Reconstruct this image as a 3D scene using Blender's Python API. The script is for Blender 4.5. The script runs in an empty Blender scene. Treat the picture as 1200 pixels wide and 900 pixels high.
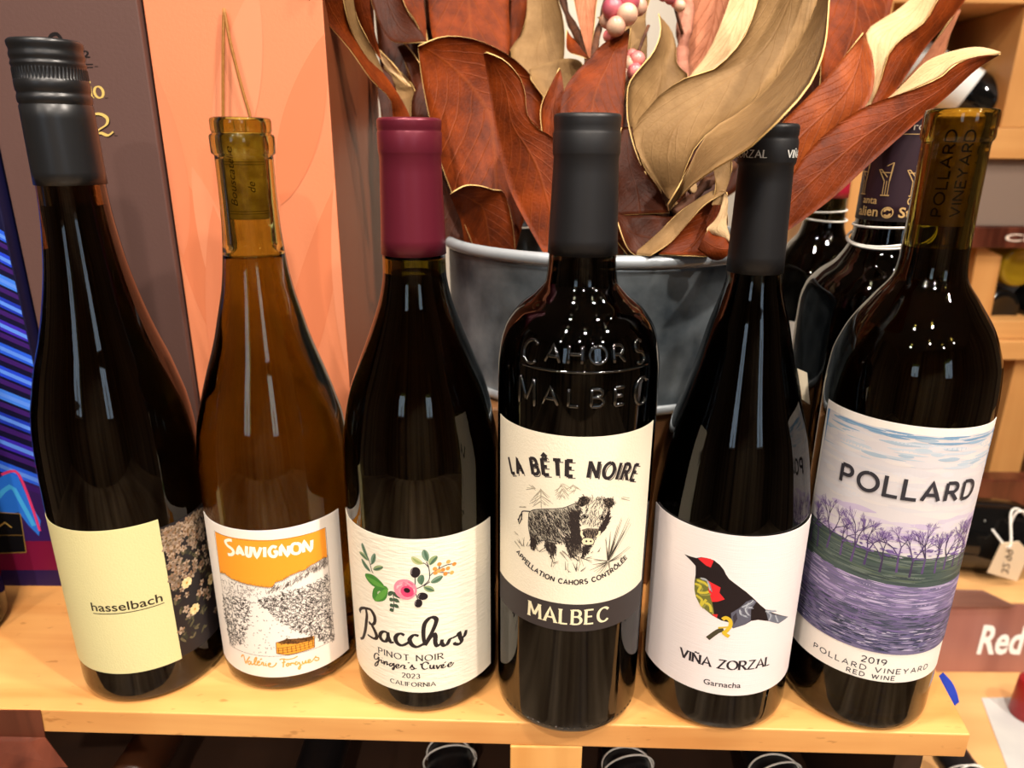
import bpy, bmesh, math, random
from mathutils import Vector, Matrix, noise
from mathutils.geometry import tessellate_polygon
S = bpy.context.scene
COL = S.collection
PI = math.pi
# ------------------------------------------------------------------ camera
FPX, PITCH, ROLL, CAMZ = 832.0, math.radians(18.75), math.radians(0.4), 0.2915
sp, cp, sr, cr = math.sin(PITCH), math.cos(PITCH), math.sin(ROLL), math.cos(ROLL)
_r0, _d0, FWD = Vector((1, 0, 0)), Vector((0, -sp, -cp)), Vector((0, cp, -sp))
RIGHT = _r0 * cr - _d0 * sr
DOWN = _r0 * sr + _d0 * cr
EYE = Vector((0, 0, CAMZ))
def ray(x, y): return RIGHT * ((x - 600) / FPX) + DOWN * ((y - 450) / FPX) + FWD
def at(x, y, t): return EYE + ray(x, y) * t
def atY(x, y, Y):
    d = ray(x, y); return EYE + d * (Y / d.y)
def atZ(x, y, z):
    d = ray(x, y); return EYE + d * ((z - CAMZ) / d.z)
cam_data = bpy.data.cameras.new('camera')
cam = bpy.data.objects.new('camera', cam_data); COL.objects.link(cam)
cam_data.sensor_width = 36.0
cam_data.lens = 36.0 * FPX / 1200.0
cam_data.clip_start = 0.01
U, B = -DOWN, -FWD
cam.matrix_world = Matrix(((RIGHT.x, U.x, B.x, 0), (RIGHT.y, U.y, B.y, 0), (RIGHT.z, U.z, B.z, CAMZ), (0, 0, 0, 1)))
cam_data.dof.use_dof = True
cam_data.dof.focus_distance = 0.335
cam_data.dof.aperture_fstop = 10.0
S.camera = cam
# ------------------------------------------------------------------ world, lamps, exposure
S.view_settings.view_transform = 'Standard'
S.view_settings.look = 'None'
S.view_settings.exposure = -0.53
S.view_settings.gamma = 1.0
S.view_settings.use_curve_mapping = False
world = bpy.data.worlds.new('world'); S.world = world
world.use_nodes = True
world.node_tree.nodes['Background'].inputs[0].default_value = (0.95, 0.9, 0.85, 1)
world.node_tree.nodes['Background'].inputs[1].default_value = 0.25
FLOOR_Z, CEIL_Z = -0.95, 1.75
# ceiling lamps: (x, y, watts, aim)
LAMPS = [(-0.55, -0.55, 7, (-0.05, 0.35, 0.12)), (0.15, -0.75, 9, (0.0, 0.35, 0.12)), (1.05, -0.45, 17, (0.0, 0.40, 0.2)),
         (-0.25, 0.1, 8, (-0.1, 0.42, 0.1)), (0.5, 0.1, 9, (0.15, 0.5, 0.1)),
         (0.9, 0.3, 6, (0.95, 1.0, -0.1)), (-0.2, 1.4, 22, (0.1, 2.3, 0.6)), (1.3, -1.6, 4, (0.2, 0.4, 0.0)), (-1.3, -1.6, 4, (0.0, 0.4, 0.0)),  # first two added to brighten the right background and back wall
         (-0.1, -1.5, 45, (-0.1, -1.2, -0.95)), (0.7, -1.9, 30, (0.6, -1.6, -0.95))]  # both added over the aisle to brighten the floor mirrored in the bottles
LAMP_COLOR = (1.0, 0.88, 0.76)
WINDOW_W = 5.0
WINDOW_COLOR = (0.62, 0.8, 1.0)
def area_light(name, loc, target, power, size, color, shape='DISK', size_y=None, spread=PI):
    d = bpy.data.lights.new(name, 'AREA'); d.energy = power; d.shape = shape; d.size = size
    if size_y: d.size_y = size_y
    d.color = color; d.spread = spread
    o = bpy.data.objects.new(name, d); COL.objects.link(o)
    o.location = loc
    o.rotation_euler = (Vector(target) - Vector(loc)).to_track_quat('-Z', 'Y').to_euler()
    return o
# ------------------------------------------------------------------ helpers
def lin(c):
    r = []
    for v in c[:3]:
        v /= 255.0
        r.append(v / 12.92 if v <= 0.04045 else ((v + 0.055) / 1.055) ** 2.4)
    return tuple(r) + (1.0,)
def mat(name, rgb, rough=0.5, metal=0.0, trans=0.0, ior=1.45, spec=0.5, bump=None, var=None, coat=0.0, stretch=(1, 1, 1), sheen=0.0):
    """bump=(scale,strength) noise bump; var=(rgb2,scale,detail) noise colour variation"""
    m = bpy.data.materials.new(name); m.use_nodes = True
    nt = m.node_tree; p = nt.nodes['Principled BSDF']
    p.inputs['Base Color'].default_value = lin(rgb); p.inputs['Roughness'].default_value = rough
    p.inputs['Metallic'].default_value = metal; p.inputs['IOR'].default_value = ior
    p.inputs['Transmission Weight'].default_value = trans
    p.inputs['Specular IOR Level'].default_value = spec
    p.inputs['Coat Weight'].default_value = coat
    p.inputs['Sheen Weight'].default_value = sheen
    if bump or var:
        tc = nt.nodes.new('ShaderNodeTexCoord'); mp = nt.nodes.new('ShaderNodeMapping')
        mp.inputs['Scale'].default_value = stretch
        nt.links.new(tc.outputs['Object'], mp.inputs['Vector'])
    if bump:
        n = nt.nodes.new('ShaderNodeTexNoise'); n.inputs['Scale'].default_value = bump[0]; n.inputs['Detail'].default_value = 4
        b = nt.nodes.new('ShaderNodeBump'); b.inputs['Strength'].default_value = bump[1]; b.inputs['Distance'].default_value = 0.002
        nt.links.new(mp.outputs[0], n.inputs['Vector']); nt.links.new(n.outputs[0], b.inputs['Height']); nt.links.new(b.outputs[0], p.inputs['Normal'])
    if var:
        n = nt.nodes.new('ShaderNodeTexNoise'); n.inputs['Scale'].default_value = var[1]; n.inputs['Detail'].default_value = var[2]
        r = nt.nodes.new('ShaderNodeValToRGB'); r.color_ramp.elements[0].position = 0.32; r.color_ramp.elements[1].position = 0.68
        r.color_ramp.elements[0].color = lin(rgb); r.color_ramp.elements[1].color = lin(var[0])
        nt.links.new(mp.outputs[0], n.inputs['Vector']); nt.links.new(n.outputs[0], r.inputs[0]); nt.links.new(r.outputs[0], p.inputs['Base Color'])
    return m
def wood(name, a, b, axis='X', rough=0.42, scale=1.0, speck=None):
    m = bpy.data.materials.new(name); m.use_nodes = True
    nt = m.node_tree; p = nt.nodes['Principled BSDF']; L = nt.links.new
    tc = nt.nodes.new('ShaderNodeTexCoord'); mp = nt.nodes.new('ShaderNodeMapping')
    s = {'X': (3, 40, 40), 'Y': (40, 3, 40), 'Z': (40, 40, 3)}[axis]
    mp.inputs['Scale'].default_value = tuple(v * scale for v in s)
    L(tc.outputs['Object'], mp.inputs['Vector'])
    n1 = nt.nodes.new('ShaderNodeTexNoise'); n1.inputs['Scale'].default_value = 1.0; n1.inputs['Detail'].default_value = 5; n1.inputs['Distortion'].default_value = 0.6
    L(mp.outputs[0], n1.inputs['Vector'])
    n2 = nt.nodes.new('ShaderNodeTexNoise'); n2.inputs['Scale'].default_value = 9 * scale; n2.inputs['Detail'].default_value = 3
    L(tc.outputs['Object'], n2.inputs['Vector'])
    mx = nt.nodes.new('ShaderNodeMath'); mx.operation = 'ADD'
    L(n1.outputs[0], mx.inputs[0]); L(n2.outputs[0], mx.inputs[1])
    r = nt.nodes.new('ShaderNodeValToRGB'); e = r.color_ramp.elements
    e[0].position = 0.75; e[1].position = 1.25
    e[0].color = lin(a); e[1].color = lin(b)
    mh = nt.nodes.new('ShaderNodeMath'); mh.operation = 'MULTIPLY'; mh.inputs[1].default_value = 0.8
    L(mx.outputs[0], mh.inputs[0]); L(mh.outputs[0], r.inputs[0])
    e[0].position = 0.6; e[1].position = 1.0
    L(r.outputs[0], p.inputs['Base Color'])
    if speck:
        n3 = nt.nodes.new('ShaderNodeTexNoise'); n3.inputs['Scale'].default_value = 260; n3.inputs['Detail'].default_value = 2
        mp3 = nt.nodes.new('ShaderNodeMapping'); mp3.inputs['Scale'].default_value = (0.35, 1, 1)
        L(tc.outputs['Object'], mp3.inputs['Vector']); L(mp3.outputs[0], n3.inputs['Vector'])
        r3 = nt.nodes.new('ShaderNodeValToRGB'); r3.color_ramp.elements[0].position = 0.66; r3.color_ramp.elements[1].position = 0.74
        L(n3.outputs[0], r3.inputs[0])
        mix = nt.nodes.new('ShaderNodeMixRGB'); mix.inputs[2].default_value = lin(speck)
        mlt = nt.nodes.new('ShaderNodeMath'); mlt.operation = 'MULTIPLY'; mlt.inputs[1].default_value = 0.55
        L(r3.outputs[0], mlt.inputs[0]); L(mlt.outputs[0], mix.inputs[0]); L(r.outputs[0], mix.inputs[1]); L(mix.outputs[0], p.inputs['Base Color'])
    b_ = nt.nodes.new('ShaderNodeBump'); b_.inputs['Strength'].default_value = 0.12; b_.inputs['Distance'].default_value = 0.001
    L(n1.outputs[0], b_.inputs['Height']); L(b_.outputs[0], p.inputs['Normal'])
    p.inputs['Roughness'].default_value = rough
    return m
def ink_material():
    m = bpy.data.materials.new('printed_ink'); m.use_nodes = True
    nt = m.node_tree; p = nt.nodes['Principled BSDF']
    a = nt.nodes.new('ShaderNodeAttribute'); a.attribute_name = 'ink'
    nt.links.new(a.outputs['Color'], p.inputs['Base Color'])
    p.inputs['Roughness'].default_value = 0.55; p.inputs['Specular IOR Level'].default_value = 0.3
    return m
INK = ink_material()
def tag(o, label=None, cat=None, group=None, kind=None):
    if label: o['label'] = label
    if cat: o['category'] = cat
    if group: o['group'] = group
    if kind: o['kind'] = kind
    return o
def empty(name, loc, label=None, cat=None, group=None, rot=(0, 0, 0)):
    o = bpy.data.objects.new(name, None); COL.objects.link(o)
    o.location = loc; o.rotation_euler = rot; o.empty_display_size = 0.02
    return tag(o, label, cat, group)
def link(name, me, mats, parent=None, smooth=True, loc=None):
    for m in (mats if isinstance(mats, (list, tuple)) else [mats]): me.materials.append(m)
    o = bpy.data.objects.new(name, me); COL.objects.link(o)
    if parent: o.parent = parent
    if loc is not None: o.location = loc
    if smooth:
        for p in me.polygons: p.use_smooth = True
    return o
def mesh(name, verts, faces, mats, parent=None, smooth=True, loc=None, mi=None):
    me = bpy.data.meshes.new(name); me.from_pydata([tuple(v) for v in verts], [], faces); me.update()
    o = link(name, me, mats, parent, smooth, loc)
    if mi:
        for p, k in zip(me.polygons, mi): p.material_index = k
    return o
def pchip(pts, n):
    """monotone smooth curve through (z, r) points -> n samples per segment"""
    z = [p[0] for p in pts]; r = [p[1] for p in pts]; N = len(pts)
    h = [z[i + 1] - z[i] for i in range(N - 1)]; d = [(r[i + 1] - r[i]) / h[i] for i in range(N - 1)]
    m = [d[0]] + [0 if d[i - 1] * d[i] <= 0 else 2 * d[i - 1] * d[i] / (d[i - 1] + d[i]) for i in range(1, N - 1)] + [d[-1]]
    out = []
    for i in range(N - 1):
        for k in range(n):
            t = k / n; t2, t3 = t * t, t * t * t
            out.append((z[i] + t * h[i], (2 * t3 - 3 * t2 + 1) * r[i] + (t3 - 2 * t2 + t) * h[i] * m[i] + (-2 * t3 + 3 * t2) * r[i + 1] + (t3 - t2) * h[i] * m[i + 1]))
    out.append(pts[-1]); return out
def interp(pts, z):
    if z <= pts[0][0]: return pts[0][1]
    for a, b in zip(pts, pts[1:]):
        if z <= b[0]: return a[1] + (b[1] - a[1]) * (z - a[0]) / max(b[0] - a[0], 1e-9)
    return pts[-1][1]
def lathe(name, prof, m, parent=None, seg=96, closed=False, loc=None, rfun=None, sharp=False):
    """prof = list of (r, z); r==0 ends become poles; closed joins last ring to first"""
    v, f, rings = [], [], []
    for r, z in prof:
        if r < 1e-7: rings.append([len(v)]); v.append((0, 0, z))
        else:
            rings.append(list(range(len(v), len(v) + seg)))
            for k in range(seg):
                a = 2 * PI * k / seg; rr = r if rfun is None else rfun(r, z, k)
                v.append((rr * math.sin(a), -rr * math.cos(a), z))
    pairs = list(zip(rings, rings[1:])) + ([(rings[-1], rings[0])] if closed else [])
    for A, Bq in pairs:
        if len(A) == 1 and len(Bq) == 1: continue
        for k in range(seg):
            k2 = (k + 1) % seg
            if len(A) == 1: f.append((A[0], Bq[k2], Bq[k]))
            elif len(Bq) == 1: f.append((A[k], A[k2], Bq[0]))
            else: f.append((A[k], A[k2], Bq[k2], Bq[k]))
    o = mesh(name, v, f, m, parent, True, loc)
    return o
def catmull(P, n):
    if len(P) < 3: return [P[0].lerp(P[-1], k / n) for k in range(n + 1)] if len(P) == 2 else P
    out = []
    for i in range(len(P) - 1):
        a, b, c, d = P[max(i - 1, 0)], P[i], P[i + 1], P[min(i + 2, len(P) - 1)]
        for k in range(n):
            t = k / n
            out.append(0.5 * ((2 * b) + (c - a) * t + (2 * a - 5 * b + 4 * c - d) * t * t + (3 * b - a - 3 * c + d) * t ** 3))
    out.append(P[-1]); return out
def resample(P, n):
    L = [0]
    for a, b in zip(P, P[1:]): L.append(L[-1] + (b - a).length)
    out = []; j = 0
    for k in range(n):
        s = L[-1] * k / (n - 1)
        while j < len(P) - 2 and L[j + 1] < s: j += 1
        out.append(P[j].lerp(P[j + 1], (s - L[j]) / max(L[j + 1] - L[j], 1e-9)))
    return out
def tube_data(P, rad, seg=8, V=None, F=None):
    V = [] if V is None else V; F = [] if F is None else F
    up = None; rings = []
    for i, p in enumerate(P):
        tn = (P[min(i + 1, len(P) - 1)] - P[max(i - 1, 0)]).normalized()
        if up is None: up = tn.orthogonal().normalized()
        up = (up - tn * up.dot(tn)).normalized(); sd = tn.cross(up)
        r = rad(i / (len(P) - 1)) if callable(rad) else rad
        rings.append(range(len(V), len(V) + seg))
        for k in range(seg):
            a = 2 * PI * k / seg; V.append(p + up * (r * math.cos(a)) + sd * (r * math.sin(a)))
    for A, Bq in zip(rings, rings[1:]):
        for k in range(seg): F.append((A[k], A[(k + 1) % seg], Bq[(k + 1) % seg], Bq[k]))
    F.append(tuple(reversed(rings[0]))); F.append(tuple(rings[-1]))
    return V, F
def tube(name, P, rad, m, parent=None, seg=8, smooth=4):
    P = [Vector(p) for p in P]
    if smooth and len(P) > 2: P = catmull(P, smooth)
    V, F = tube_data(P, rad, seg)
    return mesh(name, V, F, m, parent)
def bevel_obj(o, w=0.001, seg=2):
    md = o.modifiers.new('bevel', 'BEVEL'); md.width = w; md.segments = seg; md.limit_method = 'ANGLE'
    return o
def box(name, lo, hi, m, parent=None, bev=0.001, loc=None):
    x0, y0, z0 = lo; x1, y1, z1 = hi
    v = [(x0, y0, z0), (x1, y0, z0), (x1, y1, z0), (x0, y1, z0), (x0, y0, z1), (x1, y0, z1), (x1, y1, z1), (x0, y1, z1)]
    f = [(0, 3, 2, 1), (4, 5, 6, 7), (0, 1, 5, 4), (1, 2, 6, 5), (2, 3, 7, 6), (3, 0, 4, 7)]
    o = mesh(name, v, f, m, parent, False, loc)
    if bev: bevel_obj(o, bev)
    return o
def prism(name, poly, z0, z1, m, parent=None, bev=0.0008):
    n = len(poly); v = [(x, y, z0) for x, y in poly] + [(x, y, z1) for x, y in poly]
    f = [tuple(range(n - 1, -1, -1)), tuple(range(n, 2 * n))] + [(i, (i + 1) % n, n + (i + 1) % n, n + i) for i in range(n)]
    o = mesh(name, v, f, m, parent, False)
    if bev: bevel_obj(o, bev)
    return o
# ------------------------------------------------------------------ print: flat inked shapes wrapped onto a surface
class Ink:
    """collects filled shapes and strokes in label space (millimetres) and wraps them with self.m(u, v, lift)"""
    def __init__(self, mapper, step=2.5, stepv=1e9): self.m, self.step, self.sv, self.V, self.F, self.C = mapper, step, stepv, [], [], []
    def tri(self, a, b, c, col, h, depth=0):
        w, (p, q, r) = max(((max(abs(y[0] - x[0]) / self.step, abs(y[1] - x[1]) / self.sv), (x, y, z)) for x, y, z in ((a, b, c), (b, c, a), (c, a, b))), key=lambda t: t[0])
        if w > 1 and depth < 12:
            mid = ((p[0] + q[0]) / 2, (p[1] + q[1]) / 2)
            self.tri(p, mid, r, col, h, depth + 1); self.tri(mid, q, r, col, h, depth + 1); return
        k = len(self.V)
        area = (b[0] - a[0]) * (c[1] - a[1]) - (c[0] - a[0]) * (b[1] - a[1])
        if area < 0: b, c = c, b
        for t in (a, b, c): self.V.append(self.m(t[0], t[1], h))
        self.F.append((k, k + 1, k + 2)); self.C.append(col)
    def poly(self, P, col, layer=1):
        col = lin(col); h = layer * 2e-5
        for t in tessellate_polygon([[Vector((p[0], p[1], 0)) for p in P]]): self.tri(P[t[0]], P[t[1]], P[t[2]], col, h)
    def ellipse(self, cx, cy, rx, ry, col, layer=1, rot=0.0, n=28, jag=0.0):
        P = []
        for k in range(n):
            a = 2 * PI * k / n; j = 1 + jag * (random.random() - 0.5); x, y = rx * math.cos(a) * j, ry * math.sin(a) * j
            P.append((cx + x * math.cos(rot) - y * math.sin(rot), cy + x * math.sin(rot) + y * math.cos(rot)))
        self.poly(P, col, layer)
    def stroke(self, P, w, col, layer=1, smooth=0, taper=None, caps=True, nib=None):
        """w constant or callable(t); nib=(angle, thin) calligraphic width"""
        col = lin(col); h = layer * 2e-5
        P = [Vector((p[0], p[1])) for p in P]
        if smooth and len(P) > 2: P = catmull(P, smooth)
        Q = [P[0]]
        for a, b in zip(P, P[1:]):
            n = max(1, int(max(abs(b.x - a.x) / self.step, abs(b.y - a.y) / self.sv) + 0.999))
            for k in range(1, n + 1): Q.append(a.lerp(b, k / n))
        P = [Q[0]] + [q for i, q in enumerate(Q[1:]) if (q - Q[i]).length > 1e-5]
        if len(P) < 2: return
        N = len(P); L = []; R = []
        for i, p in enumerate(P):
            a, b = P[max(i - 1, 0)], P[min(i + 1, N - 1)]
            t = (b - a)
            t = t.normalized() if t.length > 1e-9 else Vector((1, 0))
            t1 = (p - a).normalized() if (p - a).length > 1e-9 else t
            nrm = Vector((-t.y, t.x))
            ww = w(i / (N - 1)) if callable(w) else w
            if nib: ww *= nib[1] + (1 - nib[1]) * abs(t.x * math.sin(nib[0]) - t.y * math.cos(nib[0]))
            if taper: ww *= taper(i / (N - 1))
            k = 1.0 / max(0.55, abs(Vector((-t1.y, t1.x)).dot(nrm)))
            L.append(p + nrm * (ww / 2 * k)); R.append(p - nrm * (ww / 2 * k))
        k0 = len(self.V)
        for a, b in zip(L, R):
            self.V.append(self.m(a.x, a.y, h)); self.V.append(self.m(b.x, b.y, h))
        for i in range(N - 1):
            k = k0 + 2 * i; self.F.append((k + 1, k + 3, k + 2, k)); self.C.append(col)
        if caps and not callable(w) and not taper and not nib:
            pass
    def build(self, name, parent=None, loc=None):
        me = bpy.data.meshes.new(name); me.from_pydata([tuple(v) for v in self.V], [], self.F); me.update()
        at_ = me.color_attributes.new('ink', 'FLOAT_COLOR', 'CORNER')
        k = 0; buf = []
        for p, c in zip(me.polygons, self.C): buf.extend(c * p.loop_total)
        at_.data.foreach_set('color', buf)
        return link(name, me, INK, parent, False, loc)
def arc(cx, cy, rx, ry, a0, a1, n=14): return [(cx + rx * math.cos(math.radians(a0 + (a1 - a0) * k / n)), cy + ry * math.sin(math.radians(a0 + (a1 - a0) * k / n))) for k in range(n + 1)]
G = {  # capital letter skeletons: (advance width, strokes)
 'A': (.8, [[(0, 0), (.4, 1), (.8, 0)], [(.14, .33), (.66, .33)]]),
 'B': (.62, [[(0, 0), (0, 1)], [(0, 1), (.3, 1)] + arc(.3, .765, .25, .235, 90, -90) + [(0, .53)], [(0, .53), (.32, .53)] + arc(.32, .265, .3, .265, 90, -90) + [(0, 0)]]),
 'C': (.76, [arc(.44, .5, .44, .5, 42, 318, 24)]),
 'D': (.74, [[(0, 0), (0, 1)], [(0, 1), (.24, 1)] + arc(.24, .5, .5, .5, 90, -90, 20) + [(0, 0)]]),
 'E': (.54, [[(0, 0), (0, 1)], [(0, 1), (.52, 1)], [(0, .52), (.44, .52)], [(0, 0), (.54, 0)]]),
 'F': (.5, [[(0, 0), (0, 1)], [(0, 1), (.5, 1)], [(0, .5), (.42, .5)]]),
 'G': (.82, [arc(.46, .5, .46, .5, 42, 350, 24), [(.55, .42), (.9, .42), (.9, .1)]]),
 'H': (.7, [[(0, 0), (0, 1)], [(.7, 0), (.7, 1)], [(0, .52), (.7, .52)]]),
 'I': (.02, [[(0, 0), (0, 1)]]),
 'L': (.5, [[(0, 1), (0, 0)], [(0, 0), (.5, 0)]]),
 'M': (.9, [[(0, 0), (.05, 1)], [(.05, 1), (.45, .2)], [(.45, .2), (.85, 1)], [(.85, 1), (.9, 0)]]),
 'N': (.72, [[(0, 0), (0, 1)], [(0, 1), (.72, 0)], [(.72, 0), (.72, 1)]]),
 'O': (.92, [arc(.46, .5, .46, .5, 90, 450, 30)]),
 'P': (.58, [[(0, 0), (0, 1)], [(0, 1), (.3, 1)] + arc(.3, .73, .27, .27, 90, -90) + [(0, .46)]]),
 'R': (.64, [[(0, 0), (0, 1)], [(0, 1), (.3, 1)] + arc(.3, .74, .27, .26, 90, -90) + [(0, .48)], [(.26, .48), (.64, 0)]]),
 'S': (.56, [arc(.28, .745, .25, .255, 40, 230, 14) + arc(.27, .25, .28, .25, 62, -145, 16)]),
 'T': (.66, [[(.33, 0), (.33, 1)], [(0, 1), (.66, 1)]]),
 'U': (.66, [[(0, 1), (0, .33)] + arc(.33, .33, .33, .33, 180, 360) + [(.66, 1)]]),
 'V': (.78, [[(0, 1), (.39, 0)], [(.39, 0), (.78, 1)]]),
 'W': (1.1, [[(0, 1), (.28, 0)], [(.28, 0), (.55, .95)], [(.55, .95), (.82, 0)], [(.82, 0), (1.1, 1)]]),
 'Y': (.72, [[(0, 1), (.36, .48)], [(.72, 1), (.36, .48), (.36, 0)]]),
 'Z': (.66, [[(.03, 1), (.64, 1)], [(.64, 1), (0, 0)], [(0, 0), (.66, 0)]]),
 '0': (.56, [arc(.28, .5, .28, .5, 90, 450, 26)]),
 '1': (.3, [[(0, .82), (.2, 1), (.2, 0)]]),
 '2': (.54, [arc(.26, .73, .25, .27, 165, -35, 14) + [(0, 0)], [(0, 0), (.54, 0)]]),
 '3': (.54, [arc(.25, .755, .23, .245, 150, -80, 14), arc(.24, .26, .28, .27, 85, -150, 16)]),
 '4': (.6, [[(.45, 0), (.45, 1), (0, .3), (.6, .3)]]), '5': (.52, [[(.48, 1), (.1, 1), (.06, .58)] + arc(.24, .33, .27, .32, 120, -150, 14)]),
 '7': (.52, [[(0, 1), (.52, 1), (.18, 0)]]), '8': (.54, [arc(.27, .76, .22, .24, 90, 450, 18), arc(.27, .26, .27, .26, 90, 450, 18)]),
 '9': (.56, [arc(.28, .7, .27, .29, 0, 360, 20), [(.55, .7), (.5, .35), (.25, 0)]]),
 '\u00c9': (.54, [[(0, 0), (0, 1)], [(0, 1), (.52, 1)], [(0, .52), (.44, .52)], [(0, 0), (.54, 0)], [(.2, 1.12), (.38, 1.3)]]),
 '\u00ca': (.54, [[(0, 0), (0, 1)], [(0, 1), (.52, 1)], [(0, .52), (.44, .52)], [(0, 0), (.54, 0)], [(.05, 1.14), (.27, 1.3), (.49, 1.14)]]),
 '\u00d4': (.92, [arc(.46, .5, .46, .5, 90, 450, 30), [(.24, 1.14), (.46, 1.3), (.68, 1.14)]]),
 '\u00d1': (.72, [[(0, 0), (0, 1)], [(0, 1), (.72, 0)], [(.72, 0), (.72, 1)], [(.12, 1.13), (.26, 1.22), (.46, 1.13), (.6, 1.22)]]),
 '$': (.56, [arc(.28, .745, .25, .255, 40, 230, 14) + arc(.27, .25, .28, .25, 62, -145, 16), [(.28, -.12), (.28, 1.12)]]),
 ' ': (.3, []), '.': (.08, [[(0, 0), (.05, 0)]]), "'": (.05, [[(0, 1), (0, .8)]])}
def layout(s, gap):
    x = 0; out = []
    for ch in s:
        w, st = G[ch]; out.append((ch, x, w, st)); x += w + gap
    return out, x - gap
def caps(ink, s, path, cap, w, col, layer=1, gap=.3, wide=1.0, serif=0.0, nib=None, smooth=0, off=(0, 0), length=None):
    """path(x) -> (u, v, angle); cap height mm; stretched to length mm when given"""
    L, tot = layout(s, gap)
    k = cap * wide
    if length: k = length / tot
    for ch, x0, gw, st in L:
        u, v, a = path((x0 + gw / 2) * k); ca, sa = math.cos(a), math.sin(a)
        def T(p):
            x, y = (p[0] - gw / 2) * k + off[0], p[1] * cap + off[1]
            return (u + x * ca - y * sa, v + x * sa + y * ca)
        for P in st:
            Q = [T(p) for p in P]
            if len(Q) == 2 and not serif:
                d = Vector((Q[1][0] - Q[0][0], Q[1][1] - Q[0][1]))
                if d.length > 0:
                    d = d.normalized() * (w * .5); Q = [(Q[0][0] - d.x * .98, Q[0][1] - d.y * .98), (Q[1][0] + d.x * .98, Q[1][1] + d.y * .98)] if ch in 'ELTFZ\u00c9\u00ca' else Q
            ink.stroke(Q, w, col, layer, nib=nib)
            if serif and ch not in 'CGS0239':
                for i, j in ((0, 1), (-1, -2)):
                    p, q = P[i], P[j]
                    if (abs(p[1]) < .02 or abs(p[1] - 1) < .02) and abs(p[1] - q[1]) > .4 * abs(p[0] - q[0]) and len(P) < 5:
                        hw = serif / 2 / wide
                        ink.stroke([T((p[0] - hw, p[1])), T((p[0] + hw, p[1]))], w * .38, col, layer)
def straight(u0, v0, a=0.0): return lambda x: (u0 + x * math.cos(a), v0 + x * math.sin(a), a)
def bow(u0, v0, R, sgn, s0):
    """arc path of radius R; sgn +1 arch, -1 smile; s0 start offset along the arc, apex (u0, v0)"""
    def f(x):
        t = (x + s0) / R
        return (u0 + R * math.sin(t), v0 - sgn * R * (1 - math.cos(t)), -sgn * t)
    return f
def font_tris(s, bold=0.0):
    c = bpy.data.curves.new('t', 'FONT'); c.body = s; c.size = 1.0; c.offset = bold; c.resolution_u = 3; c.fill_mode = 'FRONT'
    o = bpy.data.objects.new('t', c); COL.objects.link(o)
    bpy.context.view_layer.update()
    dg = bpy.context.evaluated_depsgraph_get(); ev = o.evaluated_get(dg); me = ev.to_mesh()
    me.calc_loop_triangles()
    V = [tuple(v.co[:2]) for v in me.vertices]; T = [tuple(t.vertices) for t in me.loop_triangles]
    ev.to_mesh_clear(); bpy.data.objects.remove(o); bpy.data.curves.remove(c)
    return V, T
def font(ink, s, u0, v0, length, height, col, layer=1, bold=0.0, ref=0.73, slant=0.0):
    """Latin lettering; fitted to a length and a height (mm) of its capital/ascender"""
    V, T = font_tris(s, bold)
    x0 = min(v[0] for v in V); x1 = max(v[0] for v in V); k = length / (x1 - x0); q = height / ref
    P = [(u0 + (x - x0) * k + slant * y * q, v0 + y * q) for x, y in V]
    c = lin(col)
    for a, b, d in T: ink.tri(P[a], P[b], P[d], c, layer * 2e-5)
def brush(ink, key, w, col, layer=1, thin=.35):
    for P in TR[key]:
        n = len(P)
        ink.stroke(P, w, col, layer, smooth=5, nib=(math.radians(25), thin), taper=lambda t: .55 + .45 * math.sin(PI * min(1, .12 + t * .8)))
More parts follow.
